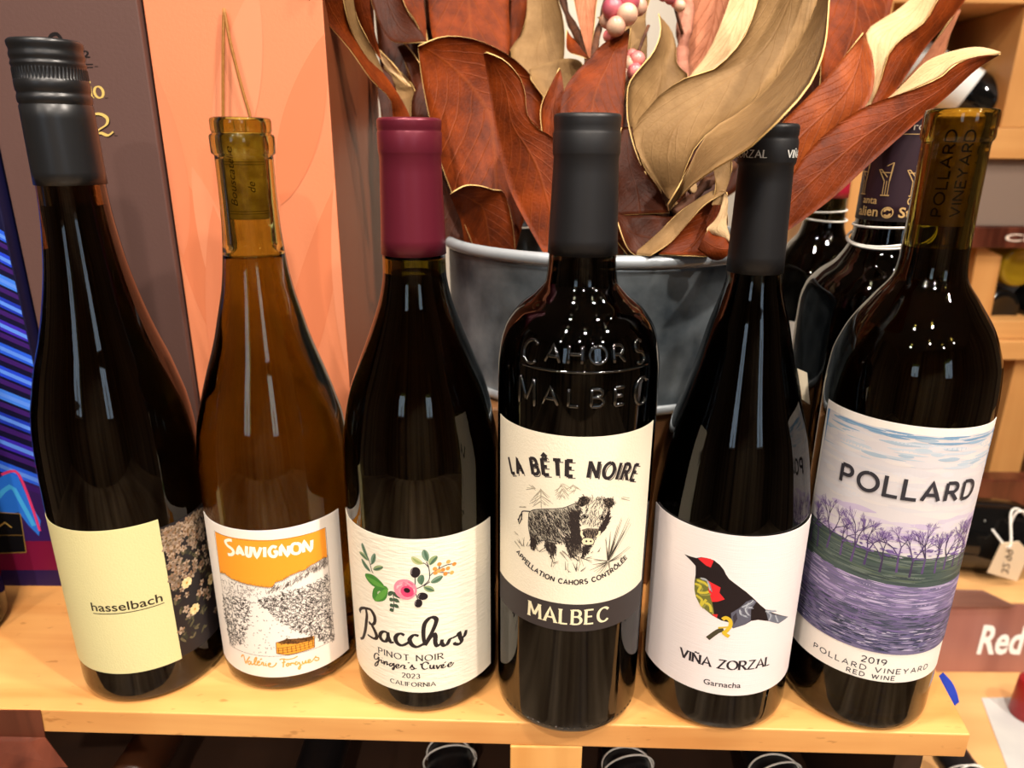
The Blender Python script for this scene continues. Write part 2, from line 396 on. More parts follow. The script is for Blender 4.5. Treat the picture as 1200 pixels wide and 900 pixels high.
TR={
'bacchus':'-36.1,54.2 -37.2,55 -34.9,57.6 -31.3,59.6 -27,60.8 -24.6,59 -23.9,56.4 -24.6,53.5 -26.6,51.7 -28.9,51.5|-30.7,59.5 -30.2,55.6 -31.4,50 -32.8,44.7 -35.6,38.6 -39.2,35.5|-29,52.3 -26.7,51.4 -24.5,48.6 -23.4,45.6 -24.8,43.6 -27.4,43.2 -30.7,43.2|-16.3,50.8 -18.5,50.7 -20.5,48.8 -21,46.3 -19.5,44.7 -17.4,45 -16.1,47.8 -15.7,51|-15.9,51.2 -15.8,47.9 -14.5,45.4 -12.7,45.7|-6.7,51.2 -8.6,52 -10.6,50.8 -11.7,48.3 -10.8,45.7 -8.4,44.7 -5.6,46.3 -4.1,47.7|0.7,51.3 -1.5,51.9 -3.4,50.2 -4,48.3 -2.8,45.6 -0.5,44.5 2.1,45.7 3.5,46.9|3.8,45.4 3.2,50.3 3.4,55.8 4.4,59.4 6.7,61.9 8.8,62 10,60.5 9.4,57.6 7.5,53 5.3,48.9 3.8,45.3|3.9,45.3 6.4,49.7 8.5,51.9 9.2,50.1 9.1,46.5 9.9,44.2 11.5,45|12.7,47.7 12.4,45.6 13.5,43.8 15.3,44.2 16.8,46.7 18.3,47.1|18.3,47.1 20.7,47.7 22,48.8 22.5,46.1 23.4,43.5 22,41.9 19.6,42.8 19.1,44|22.9,45 25.2,45.9 26.2,48.9',
'ginger':'-22.6,33.8 -23.7,34.7 -25.4,33.7 -26.4,31.4 -25.7,30.1 -23.8,31.3 -23,32.9|-22.8,32.8 -23.2,30.1 -24.3,27 -25.9,25.5 -26,26.8 -23.5,29.9 -21.5,31.6|-21.1,31.8 -21.1,29.7 -20.1,30.3|-20.4,33.4 -20.4,33.1|-19.5,31.8 -19.6,29.5 -18.5,31.6 -17.6,31.7 -17.7,29.9 -16.6,30.8|-14.4,31.8 -15.4,31.6 -16.1,30.3 -15.4,29.7 -14.3,30.9 -13.6,32 -13.3,29.9 -13.7,28.2 -14.4,28 -13.9,29.3 -12.1,30.7|-12.1,30.5 -10.9,31.1 -10.7,32.1 -11.6,32 -12.3,30.8 -11.7,29.6 -10.1,30.5|-9.8,30.6 -8.6,32.2 -7.4,31.9 -7.7,30.3 -6.3,30.4|-5.2,34.5 -5,33.9|-4.6,30.7 -3.1,33.3 -3.4,32.3 -2.3,30.9 -3.1,30.1 -4,30.3|-2.7,30.3 -0.9,31|5.2,33.4 4.8,34.4 3.4,34.8 2,33.5 1.9,31.4 3.1,30.3 4.9,31|1.1,34 1.4,33.1|6.1,32.9 6,30.9 7.1,30.5 7.9,32.4 7.9,30.4 8.8,30.5|9.2,32.3 9.9,29.9 11,31.7 11.7,31.8|11.8,30.5 12.9,30.9 12.9,31.8 12.1,31.7 11.9,30.2 13.1,29.7 14.3,30.5|13.4,32.6 14.4,33.2|14.7,30.4 16.7,30.9 17.2,31.8 16.2,31.9 15.3,30.8 15.8,29.6 17.2,29.7 18.6,31.4',
'valerie':'-17.9,20.8 -17.2,22.3 -16.1,22.7 -15.8,20.5 -15.3,17.8 -13.7,20.5 -12,23|-12,20.1 -13.2,19.5 -13.7,18.2 -13,17.5 -12,18.7 -11.6,19.9 -11.5,18 -10.4,18.3|-10.4,18.3 -8.6,20.6 -7.7,23.1 -8.5,22.9 -9.4,20.5 -9.1,18.2 -8,18.7|-7.8,19.5 -6.7,20.1 -6.3,21 -7.2,20.9 -7.8,19.3 -7.2,18.2 -5.8,19|-5.8,22.1 -4.7,23|-5.5,18.8 -4.8,20.5 -4.1,20.4 -4.2,18.7 -3.4,18.7|-2.8,20.3 -2.9,18.5 -2.2,18.8|-2.4,21.2 -2.3,21.1|-1.6,19 -0.4,19.5 -0.3,20.3 -1.2,20 -1.5,18.6 -0.5,17.8 0.9,17.9 2.4,19.1 3.1,20.6|7.3,23.1 6.9,20.4 6.3,17.2|4.9,22.3 6.2,22.8 8.8,22.1 12,22.1 14.4,23|5.9,20.2 7.9,20.6|9,19.6 8.1,18.6 8.6,17.6 9.5,18.3 9,19.4 10.2,19|10.2,17.7 10.7,19.4 11.2,18.9 11.8,19.2 12.3,18.2|14.1,19.2 13.2,19.5 12.8,18.1 13.6,17.6 14.7,19|14.8,19 15.4,16.2 14.9,14.2 14.2,14.7 14.9,16.1 16.5,16.9|16.7,19 16.6,17.6 17.5,17.1 18.4,18.7 18.4,17.2 19.3,17.1|19.5,17.4 20.7,17.7 20.6,18.6 19.7,18.4 19.7,16.9 21,16.7 22.1,17.3|22.2,17.4 24.1,19.3 23.7,18.8 25.4,17.7 25.4,16.3 24.1,16.4 23.2,17.3',
'sauvignon':'-13.7,95.6 -15.8,95.4 -18.3,93.8 -17.1,91.8 -14.5,90.5 -13.6,88.6 -15.2,86.8 -17.7,86.3|-11.7,87.7 -9.6,92.4 -7.8,87.7|-10.9,89.1 -8.6,89.2|-5.4,93.5 -6,89 -5.1,87.5 -3.9,88.6 -3,93.4|-1.9,93.2 -0.7,87.6 2,93.1|3.9,93.2 3.4,87.3|9.7,92.4 7.8,93.2 6,91 6.3,88.2 8,87.2 9.3,88.4 9.4,90 8,90|11.2,87.2 12,92.8 14.7,86.8 15.6,92.4|19.4,92.9 21.1,91.8 21.5,89.2 20.5,87.1 18.7,86.9 17.1,88.2 16.9,90.6 17.8,92.7 19.4,92.9|22.9,86.4 23.4,92.4 26.6,86.3 27.7,92.1',
'skyline':'-26.1,97.2 -6.2,97.7 6.4,97.2 19.1,96.9 36,96.1 35.8,78.2 32.8,78.6 28.9,77.7 25.8,77.3 22.8,75.8 18.8,75.4 14.9,74.5 11.5,72.6 7.3,71.6 5.7,68.8 3.5,68.7 -0.8,69.3 -5.4,70 -9.7,70.4 -13.5,71 -18.6,71.6 -22.5,72.9 -26.7,71.9',
'vine':'-27.5,57.3 -14.3,60.8 -6.3,60 -9,48.8 -13.2,38.1 -14.1,30.9 -20.1,27.6 -26.4,25.4 -28.5,42|-3.6,60.8 9.2,64.4 35,68 35.5,46.3 35.5,24.4 26.1,27.3 25.4,32 18.5,36.7 10.3,45 3.1,52 -1.8,58|6.2,68.3 13.5,69.5 23.8,74.7 35.2,76.9 35.4,72 25.6,71.6 13.3,67.2 0.3,63.9 3.6,66.8|-26.5,69.1 -13,70 -0.2,68.6 -0.7,63.9 -6.1,61.8 -26.6,58.9|4.1,33.8 9.4,35.1 24.2,33 23.8,25.6 9.4,25.1 3.8,26.7|4.8,33.5 9.4,35.6 23.4,33 23.7,30.7 13,31.5|-6.3,60 -3.6,60.2 2.1,52 9.2,44 16.4,36.1 9.2,32.9 3.8,33.6 2.6,26.8 -13,25.6 -14.2,30.3 -10,43.7',
'leaves':'-29.9,99.3 -28.9,96.3 -25.6,90.7|-32.9,92.6 -29.7,92.2 -26.2,90.8|-31.3,89.5 -28.6,86.8 -24.8,84.7|-21,96.5 -22.4,92.7 -23.8,89.5|-16.5,90.2 -19.8,88.4 -22.8,86.6|-1.1,98 1.4,95.6 4.3,94.3|5,102 5.7,98.8 6.6,95.3|11.4,97.8 9.2,95.6 7.4,93.2|3.9,87.7 3,84.9 3.1,82|13.8,85.8 10.9,84.1 7.8,82.9|9.3,77.9 6.8,79.3 4.2,80.8',
'bigleaves':'-29.2,80.9 -22.9,81.2 -16.5,78.7|-23.9,68.4 -20.2,73.2 -14.9,78.8',
'sprig':'-14.4,73.8 -11.8,77|-12,76.7 -8,73.4|-11.8,72.6 -13.8,70.9|-11.7,72.6 -8.3,71.1|-11.7,69 -13.8,67.6|-11.6,69.2 -8.8,67.7|-11.8,66.1 -14.1,64.9|-11.8,66 -11.9,64.5',
'stems':'-27.5,94.6 -25.6,91.6 -24.7,88.7 -23.9,85.5 -23,84.4|-24.7,88.7 -22.1,91.4|0.2,86.1 0,80.3|0.4,79.6 3.9,81.4 6.9,84.3 7.4,88.1 7,92.1 6.1,95.1|7.1,91.5 5.7,93.7 4.3,94.6|7.3,86.6 9.5,88.7 12.1,90.2 15.7,91.5 19.9,91.4|12.1,90.2 12.7,92.7|12,88.2 18.7,86.4|0.2,76.8 1.1,73.3|-11.7,76.7 -11.4,70.9 -12.1,64.7|7.4,83.4 4.3,81.1',
'dots':'12.4,92.9 17,93.3 20.1,91.1 10.1,90.6 12,89.1 14.1,89.3 16.7,89.5 18.7,86.5 15.3,86.7 10.3,88.2',
'olive':'0.4,89.3 2.9,89.3 0.6,92.7|3.6,75.3 6.2,74.2 3.2,77.5|1.3,71.2 3.3,71.2 1.4,74|-5,79.2 0.9,79.5 -4.8,85.2|-4,78.1 -0.7,78.3 -3.9,81.5|-4.1,78.8 -2.5,78.9 -4,80.2',
'boar':'-25.1,126.3 -22.6,128.9 -16.1,131.1 -11.2,132.2 -7.5,133.3 -4.4,135 -1.9,136.2 0.1,133.2 -1.1,129 -0.9,124.3 0.9,118.3 0.5,115.9 -3.7,113.3 -8,115 -12.3,115.1 -16.3,114.5 -21,112.2 -23.9,113.2 -25.3,119.5|-23.9,114.5 -20.4,112.9 -22.1,108.6 -24.1,108.8|-16.6,114.3 -11.5,114.2 -11,108.7 -13,106.5 -16.2,111.3|-7,116.7 0.3,118.9 1.2,111 -1.9,107.6 -5.2,109.5|1.4,113.5 5.8,116.3 3.9,110.9 1.3,108|-5.1,131.2 -0.2,132.9 -0.8,127.3 0.3,120.1 1,115.9 -3.7,114.5|-1.8,135.5 -1.3,137.8 0.1,139.4 2.4,139.5 4.1,137.7 3.1,135.8 0.4,134|10.3,137.2 12.6,137.8 15.6,136.3 15.6,133.7 13.2,131.6 11,134.7|12.7,131 13.8,126 11.8,121 7.7,117.3 8.8,122.6 11.5,125.8|0.7,122.2 3.4,123 8.8,122.3 9.6,120.1 7.4,117.6 0.9,118.6|0.4,129.9 2.5,130.7 3.4,129.3 2.7,127.5 0.7,127.9|8.5,129.2 11,129.2 11.4,127.5 9.2,127|4,138.9 10.3,137.2 12.9,130.9 13.2,125.5 8.8,122.6 3.4,123 0.1,124.9 -0.1,129.6 2.9,135.5|-18.4,129.5 -12.7,130.2 -11.6,126.8 -14.8,122.6 -17.7,124.9|-10.4,122.2 -6.6,121.5 -4.8,115.7 -8.6,116.5',
'boarline':'-24.5,127.4 -28.6,126.1 -29.8,124.2 -30.9,121.7 -32.1,119.9|-29.2,124.8 -29.6,121.6 -31.1,118.2|-29.8,124.2 -29.2,121.1|-30.6,123.3 -31.6,118.9|0.8,121.6 0.7,119.8 1.7,118.2|9.2,121 9,119.3 7.7,118|-25.1,126.3 -22.6,128.9 -16.1,131.1 -11.2,132.2 -7.5,133.3 -4.4,135 -1.9,136.2|-25.1,126.3 -25.3,119.5 -23.9,113.2|-21,112.2 -16.3,114.5 -12.3,115.1 -8,115',
'boarnose':'0.7,116.2 1.5,117.8 3.6,118.1 6,117.5 7,115.9 6.2,114.1 3.8,114 1.6,114.5|2.5,116.2 3.1,116.9 3.7,116.1 3.1,115.4|4.5,116.1 5.2,116.6 5.8,115.9 5.2,115.3',
'grass':'14.2,104 20.4,125.7|14.2,104 24.8,124.3|14.2,104 25.8,121.5|14.2,104 12.5,117.2|14.2,104 14.8,119.8|14.2,104 17.6,113.6|14.2,104 22.7,118.3|14.2,104 18.4,122|13.9,103.4 5.4,100.3|13.9,103.4 6.4,103.3|13.9,103.1 8.8,98.7|14.5,103.3 22.3,104.8|14.5,103.3 26.6,108.3|13.8,104 6.8,106.4|0.8,107.3 6.3,105.2|-0.2,105.5 -4.6,109.6|-1.1,100.5 -2.9,104.8|-1.1,99.9 -0.7,104.9|1.1,99.9 3.7,102.3|-12.1,103.6 -13,107.1|-12.8,100.9 -12.6,104.1|-12,103 -9.3,104.7|-4.3,99.1 -5.2,100.9|8.9,109.8 10.2,112.1|5.6,109.6 6.6,110.7|-29,106.9 -31.3,110.3|-28.2,107.2 -27.6,112.5|-26.1,108.1 -25.2,110.9|-29.7,107.8 -32.5,109.1|-19.7,107.8 -21.6,109.7|-19.1,107.4 -16.2,110.7|-8.9,109.7 -5.6,105.8|-7.9,110.5 -3.5,106.6|-0.3,108 0.9,103.6|3.5,107 6.2,107.7|-5.9,100.2 -6.3,105.1|13.9,103.4 10.6,97.8|14.5,103.3 16.1,96.6',
'firs':'-18.8,140.6 -18.6,130.6|-18.8,140 -23.9,133.8|-18.8,140 -14.6,136.9|-18.7,137.1 -25.2,130.5|-18.7,137.1 -12.8,134.3|-22.2,140.3 -27,137.9|-22.2,139.7 -25.4,141.1|-18.6,134.8 -22.6,130.7|-18.6,134.5 -15.6,132.2|-8.9,144.7 -13,139.5|-8.9,144.7 -4.6,141.1|-8.8,142.4 -11.9,137.9|-8.8,141.9 -5.5,138.2|-8.7,140.1 -10.8,136.9|-8.7,139.6 -6.6,137.5|-3.7,145.2 -6.7,141.5|-3.7,144.6 -0.5,141.9|-3.1,142.9 -5.1,139.9|20.1,135.9 25.9,133.6|-30.8,127.8 -25.8,129.3|-34.7,111.9 -31.3,111.5|-34.6,106.9 -30.5,104.4',
'bird':'-31.8,100.2 -28.7,100.4 -25.4,100.7 -23,102.1 -20.2,102.5 -16.9,102.2 -14.1,100.4 -12,98 -10.8,95.7 -9.2,93.5 -5.2,90.5 -0.5,86.9 3.3,83.3 7.3,79 10.8,75.7 16.7,73.9 13,74 27.8,65.7 20,64.9 13.2,68.5 7.2,70.4 3.7,70.1 1.1,68.2 -4.8,65.6 -5.7,67.2 -7.3,69 -10.6,69.4 -15.1,71.3 -18.6,73.5 -21.6,75.7 -23.7,78.9 -24.9,83 -25.2,87.5 -25,91.5 -25.4,96.2 -27.9,98.1|-24.6,100.8 -22.7,102.1 -18.6,102.6 -17.1,101.8 -18.1,97.9 -20.4,98.3|-24.9,89.2 -22.2,90.6 -19.4,90.6 -17.8,85.6 -15.8,79 -14.4,72.8 -15.4,71.7 -18.6,73.5 -21.6,75.7 -23.7,78.9 -24.9,83|-19.2,90.4 -15.7,89.2 -12.6,88 -12.9,85 -10.1,81.8 -13.2,79.8 -15.8,79 -17.9,84.3|-15.2,72.1 -12.5,72.6 -12.8,70.4 -14.5,71.2|-6.5,74.4 -2.8,77.7 0.1,81.4 2.8,82.6 5.2,81.2 2.9,76.8 3.4,70.5 1.1,68.2 -4.8,65.6 -5.7,68.5|10.5,75.7 16.7,73.9 13.4,73.8 14.7,72.3 27.8,65.7 20,64.9 13.2,68.5|-5.5,72.5 -4.1,75 -3.2,71.4 -4.5,68',
'birdline':'-10.1,70.2 -8.6,71.4 -6.6,70.1 -6.1,67.1 -7.6,63.9 -8.7,62.4 -6.1,60.6|-9,64.3 -11.8,62.7 -16.1,57.3|-11.7,64.9 -7,66.2|-24.9,86.3 -22,86.1 -22.8,82.5 -19.5,83.1 -17.9,84.3|-23.8,80.2 -20.8,78.7 -21,75.3 -18.6,79.5|-24,88.7 -20.6,88.6 -18.5,87.3|-19,77.4 -16.7,76.8 -15.8,73.1|-22.4,90.5 -19.3,90.3 -17.2,85.2|-1.7,78.1 0.3,79.4 2.4,80.7 3.4,82|-2.6,76.7 -1.8,74.1 1.1,72.8|1.3,80.7 0.1,76.8 2.1,73.5|0.5,78.1 3.3,78|11.7,74.3 14.1,71.8 13.4,68.9|17,71 19.4,66.2|10.6,74.8 16.6,73.8',
}
TR = {k: [[tuple(float(c) for c in p.split(',')) for p in s.split(' ')] for s in v.split('|')] for k, v in TR.items()}
# ------------------------------------------------------------------ materials
M = {}
M['board'] = wood('maple_board', (196, 132, 70), (226, 170, 102), 'X', 0.38, 1.0, (150, 92, 38))
M['board_z'] = wood('maple_post', (206, 142, 72), (232, 176, 104), 'Z', 0.42)
M['rack'] = wood('rack_pine', (186, 128, 68), (214, 160, 96), 'X', 0.5, .5)
M['rack_z'] = wood('rack_pine_upright', (186, 128, 68), (214, 160, 96), 'Z', 0.5, .5)
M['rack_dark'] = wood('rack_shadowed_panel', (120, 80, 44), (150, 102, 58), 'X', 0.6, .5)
M['table'] = wood('pale_table_top', (206, 150, 92), (228, 178, 118), 'X', 0.4, .5)
M['riser'] = wood('brown_riser', (120, 80, 45), (150, 104, 62), 'X', 0.5, .7)
M['darkwood'] = wood('dark_wood', (46, 28, 18), (66, 42, 26), 'X', 0.6, .6)
M['wall'] = mat('cream_wall_paint', (214, 206, 192), 0.8, bump=(60, .1))
M['ceiling'] = mat('ceiling_paint', (120, 112, 104), 0.9)
M['wall_dark'] = mat('striped_unseen_wall', (52, 42, 36), 0.7, var=((172, 152, 126), 1.3, 3), stretch=(2.4, 2.4, .12))  # unseen walls; dark and pale stripes made for soft streaks in bottle reflections
M['floor'] = wood('striped_unseen_floor', (96, 74, 56), (206, 180, 148), 'Y', 0.3, .1)  # unseen floor; broad light and dark strips added for bands in bottle reflections
M['trim'] = mat('white_trim', (225, 222, 215), 0.5)
M['black'] = mat('black_plastic', (18, 18, 20), 0.4)
M['fascia'] = mat('grey_brown_fascia', (126, 108, 96), 0.6)
def glass(name, rgb): return mat(name, rgb, 0.015, trans=1.0, ior=1.5)
M['g_dark'] = glass('dark_green_glass', (108, 104, 66))
M['g_black'] = glass('black_green_glass', (70, 74, 62))
M['g_emboss'] = mat('embossed_dark_glass', (10, 11, 10), .06, spec=.9, ior=1.6)
M['g_brown'] = glass('brown_flute_glass', (112, 92, 60))
M['g_olive'] = glass('olive_glass', (150, 138, 62))
M['g_amber'] = glass('dead_leaf_glass', (200, 200, 124))
M['wine_red'] = mat('red_wine', (16, 6, 6), 0.05, ior=1.34)
M['wine_dark'] = mat('deep_wine', (26, 16, 6), 0.05, ior=1.34)
M['wine_amber'] = mat('amber_wine', (214, 192, 150), 0.0, trans=1.0, ior=1.34)
M['cork'] = mat('cork', (208, 158, 92), 0.9, bump=(300, .5), var=((176, 124, 68), 180, 4))
M['cap_black'] = mat('black_capsule', (25, 25, 27), 0.45, spec=.5)
M['cap_screw'] = mat('black_screw_cap', (26, 27, 29), 0.33, spec=.7)
M['cap_wine'] = mat('burgundy_foil', (104, 32, 48), 0.34, metal=0.35)
M['paper_cream'] = mat('cream_label_paper', (240, 230, 206), 0.6, bump=(900, .15))
M['paper_yellow'] = mat('pale_yellow_label_paper', (218, 209, 154), 0.6, bump=(900, .12))
M['paper_white'] = mat('white_label_paper', (242, 234, 224), 0.6, bump=(900, .1))
M['paper_ivory'] = mat('ivory_embossed_paper', (242, 234, 214), 0.6, bump=(420, .22), stretch=(.35, .35, 1.6))
M['paper_pearl'] = mat('pearl_lined_paper', (238, 228, 226), 0.5, bump=(700, .1), stretch=(.12, .12, 2.2))
M['paper_black'] = mat('black_label_paper', (30, 25, 28), 0.5)
M['band_black'] = mat('charcoal_label_band', (54, 47, 46), 0.6)
M['string'] = mat('white_string', (226, 222, 214), 0.8)
M['tagpaper'] = mat('price_tag_card', (238, 224, 196), 0.7)
M['zinc'] = mat('galvanised_zinc', (72, 82, 90), 0.42, metal=0.5, bump=(60, .2), var=((138, 148, 154), 34, 8))
M['zinc_rim'] = mat('zinc_rim', (176, 184, 190), 0.35, metal=0.35)
# ------------------------------------------------------------------ the room
def structure(o): o['kind'] = 'structure'; return o
structure(box('floor', (-2.6, -2.6, FLOOR_Z - .05), (2.6, 2.5, FLOOR_Z), M['floor'], bev=0))
structure(box('ceiling', (-2.6, -2.6, CEIL_Z), (2.6, 2.5, CEIL_Z + .05), M['ceiling'], bev=0))
structure(box('wall_back', (-2.6, 2.4, FLOOR_Z), (2.6, 2.5, CEIL_Z), M['wall'], bev=0))
structure(box('wall_left', (-2.7, -2.6, FLOOR_Z), (-2.6, 2.5, CEIL_Z), M['wall_dark'], bev=0))
structure(box('wall_right', (2.6, -2.6, FLOOR_Z), (2.7, 2.5, CEIL_Z), M['wall_dark'], bev=0))
def wall_with_windows():
    xs = [-2.6, -1.5, -0.9, 0.9, 1.5, 2.6]; z0, z1 = 0.45, 1.4
    v, f = [], []
    def slab(x0, x1, a, b):
        k = len(v)
        for y in (-2.6, -2.7):
            v.extend([(x0, y, a), (x1, y, a), (x1, y, b), (x0, y, b)])
        f.extend([(k, k + 1, k + 2, k + 3), (k + 7, k + 6, k + 5, k + 4), (k, k + 4, k + 5, k + 1), (k + 1, k + 5, k + 6, k + 2), (k + 2, k + 6, k + 7, k + 3), (k + 3, k + 7, k + 4, k)])
    slab(-2.6, 2.6, FLOOR_Z, z0); slab(-2.6, 2.6, z1, CEIL_Z)
    for a, b in ((0, 1), (2, 3), (4, 5)): slab(xs[a], xs[b], z0, z1)
    structure(mesh('wall_front', v, f, M['wall_dark'], None, False))
    for n, (a, b) in enumerate(((xs[1], xs[2]), (xs[3], xs[4])), 1):
        fr = structure(box('window_%d' % n, (a, -2.66, z0), (b, -2.62, z0 + .05), M['trim'], bev=.003))
        box('frame_rail', (a, -2.66, z1 - .05), (b, -2.62, z1), M['trim'], fr)
        for x in (a, (a + b) / 2 - .02, b - .05): box('frame_stile', (x, -2.66, z0 + .05), (x + .05, -2.62, z1 - .05), M['trim'], fr)
        c = (a + b) / 2
        area_light('daylight_through_window', (c, -2.61, (z0 + z1) / 2), (c * .2, 0.3, 0.1), WINDOW_W, b - a - .1, WINDOW_COLOR, 'RECTANGLE', z1 - z0 - .1)
wall_with_windows()
for i, (x, y, w, aim) in enumerate(LAMPS):
    L = empty('ceiling_spot_lamp', (x, y, CEIL_Z), 'black ceiling spot lamp %s' % ('unseen above the shop floor'), 'lamp', 'ceiling spot lamps')
    d = (Vector(aim) - Vector((x, y, CEIL_Z - .14))).normalized(); q = d.to_track_quat('-Z', 'Y').to_matrix()
    V, F = tube_data([Vector((0, 0, 0)), Vector((0, 0, -.1))], .008, 10); mesh('stem', V, F, M['black'], L)
    P = [(.03, .03), (.04, .0), (.042, -.07), (.038, -.07), (.036, -.004), (.0, .0)]
    o = lathe('lamp_shade', [(0, .03)] + P, M['black'], L, 24)
    o.matrix_parent_inverse = Matrix(); o.rotation_euler = q.to_euler(); o.location = (0, 0, -.12)
    area_light('ceiling_spot_lamp_bulb', Vector((x, y, CEIL_Z - .12)) + d * .05, aim, w, .066, LAMP_COLOR, spread=math.radians(120))
# ------------------------------------------------------------------ front display shelf
def plan(px, py): p = atZ(px, py, 0); return (p.x, p.y)
e0, e4, e5 = plan(47.5, 831.7), plan(1137.5, 861), plan(1116, 820.7)
dirf = Vector((e4[0] - e0[0], e4[1] - e0[1])).normalized()
A0 = (e0[0] - dirf.x * .16, e0[1] - dirf.y * .16)
de = (e5[0] - e4[0], e5[1] - e4[1]); kk = .37 / de[1]
A2 = (e4[0] + de[0] * kk, e4[1] + .37); A3 = (A0[0] - .0, A0[1] + .36)
PLANK = 0.0152
shelf = empty('display_shelf', ((A0[0] + e4[0]) / 2, .5, FLOOR_Z), 'pale maple display shelf carrying the front row of wine bottles', 'shelf')
def local(o, root):
    o.parent = root; o.matrix_parent_inverse = Matrix.Translation(-root.location); return o
local(prism('top_board', [A0, e4, A2, A3], -PLANK, 0.0, M['board'], None, .0007), shelf)
pl = atZ(598, 877, -PLANK); pr = atZ(683, 879, -PLANK)
local(box('front_post', (pl.x, pl.y + .0012, -.6), (pr.x, pl.y + .02, -PLANK - .0002), M['board_z'], None, .0006), shelf)
local(box('lower_board', (A0[0], .315, -.16), (.2215, .66, -.146), M['darkwood'], None, .0006), shelf)
local(box('back_panel', (A0[0], .662, -.93), (.29, .676, -PLANK - .0004), M['darkwood'], None, .0006), shelf)
for x in (A0[0] + .002, .222): local(box('side_panel', (x, .318, FLOOR_Z), (x + .016, .66, -PLANK - .0004), M['darkwood'], None, .0006), shelf)
# ------------------------------------------------------------------ bottles
def label_patch(parent, name, R, u0, u1, z0, z1, m, lift=.0002, label=None):
    nu = max(8, int((u1 - u0) / 1.2)); v, f = [], []
    for r in (R + lift, R + .00002):
        for k in range(nu + 1):
            a = (u0 + (u1 - u0) * k / nu) / 1000 / R
            for z in (z0, z1): v.append((r * math.sin(a), -r * math.cos(a), z / 1000))
    n = 2 * (nu + 1)
    for k in range(nu):
        a = 2 * k; f.append((a, a + 2, a + 3, a + 1)); f.append((n + a, n + a + 1, n + a + 3, n + a + 2))
        f.append((a, n + a, n + a + 2, a + 2)); f.append((a + 1, a + 3, n + a + 3, n + a + 1))
    f.append((0, 1, n + 1, n)); e = 2 * nu; f.append((e, n + e, n + e + 1, e + 1))
    o = mesh(name, v, f, m, parent, False)
    if label: o['label'] = label
    return o
def wrap(R, lift=.00022):
    def m(u, z, h):
        a = u / 1000 / R; r = R + lift + h
        return (r * math.sin(a), -r * math.cos(a), z / 1000)
    return m
def bottle(loc, lean, body, R, H, bore, gm, lm, level, text, group=None, finish=None, wallt=.003, name='wine_bottle', seg=96):
    """body = (z, r) outline from heel to neck; finish = explicit (z, r) rings up to the lip"""
    root = empty(name, (loc[0], loc[1], 0.0), text, 'wine bottle', group, (0, lean, 0))
    b = pchip(body, 7)
    outer = [(0, .0035), (R * .55, .003), (R - .008, .0008), (R - .0055, .0), (R - .0032, .0004), (R - .0014, .0018), (R - .0005, .0036)] + [(r, z) for z, r in b]
    if finish: outer += [(r, z) for z, r in finish]
    rt = outer[-1][0]
    outer += [(rt - .0004, H - .0004), (rt - .0012, H)]
    inner = [(bore + .0012, H), (bore + .0003, H - .0006), (bore, H - .0025)]
    prof_in = [(z, min(r - wallt, 9) if r - wallt > bore else bore) for z, r in reversed(b) if .012 < z < H - .004]
    prof_in = [(z, bore if z > .24 else max(r, bore)) for z, r in prof_in]
    inner += [(r, z) for z, r in prof_in]
    rb = prof_in[-1][1]
    inner += [(rb - .002, .0095), (rb - .006, .008), (R * .5, .012), (R * .22, .019), (0, .0215)]
    lathe('glass_bottle', outer + inner, gm, root, seg)
    if lm:
        lp = [(0, .0213), (R * .22, .0188), (R * .5, .0118), (rb - .0058, .0078), (rb - .0019, .0093)]
        ins = [(z, r + .0001) for z, r in reversed(prof_in)]
        lp += [(r, z) for z, r in ins if z < level]
        rl = interp(ins, level)
        lp += [(rl, level), (rl - .0012, level - .0004), (0, level - .0004)]
        lathe('wine', lp, lm, root, seg)
    return root
def capsule(root, pts, m, name='capsule', seg=96, rfun=None, label=None):
    P = [(r, z) for z, r in pts]; rt, zt = P[-1]
    ring = [(P[0][0] - .0003, P[0][1])] + P + [(rt - .0008, zt + .0007), (rt - .0025, zt + .0009), (rt - .004, zt + .0004), (0, zt + .0004)]
    o = lathe(name, ring, m, root, seg, rfun=rfun)
    if label: o['label'] = label
    return o
def cork(root, r, z0, z1):
    return lathe('cork', [(0, z0), (r - .0006, z0), (r, z0 + .0006), (r, z1 - .0006), (r - .0006, z1), (0, z1)], M['cork'], root, 64)
def ring_pts(z0, r0, z1, r1, n=6): return [(z0 + (z1 - z0) * k / n, r0 + (r1 - r0) * k / n) for k in range(n + 1)]
# 1 --- tall flute bottle with screw cap
R1 = .0388
b1 = bottle((-.2095, .3485), 0, [(.006, .0387), (.03, .0388), (.108, .0388), (.125, .0387), (.1458, .0379), (.161, .0362), (.171, .034), (.1834, .031), (.1988, .0262), (.215, .022), (.2325, .0184), (.245, .0166), (.2588, .0152), (.27, .0146), (.326, .0136)],
            R1, .3305, .0095, M['g_brown'], M['wine_dark'], .262, 'tall dark flute bottle with ribbed black screw cap and pale yellow label')
cp = ring_pts(.2716, .0153, .306, .0149) + [(.3064, .0145), (.3068, .0145), (.3073, .0149), (.3090, .0151), (.3105, .0149), (.3108, .0146), (.3118, .0146), (.3122, .0149), (.3145, .01505), (.3165, .0150), (.3168, .0148),
      (.3172, .0149), (.3212, .0149), (.3216, .0147), (.3222, .0146), (.3228, .0149), (.3236, .0150), (.3242, .0146), (.3252, .0145), (.3258, .0148), (.3272, .0149), (.3282, .0145), (.3296, .0145), (.3306, .0149), (.3318, .0150), (.3326, .0148)]
capsule(b1, cp, M['cap_screw'], 'screw_cap', 240, lambda r, z, k: r - (.0006 if k % 4 < 2 and .3171 < z < .3213 else 0))
lb = label_patch(b1, 'front_label', R1, -46, 31.8, 21, 107.6, M['paper_yellow'])
ik = Ink(wrap(R1))
font(ik, 'hasselbach', -7.3, 60.6, 34.8, 5.3, (52, 44, 32), 2, .012)
ik.stroke([(-6.9, 59), (28, 59.2)], .5, (60, 50, 36), 2)
ik.build('lettering', lb)
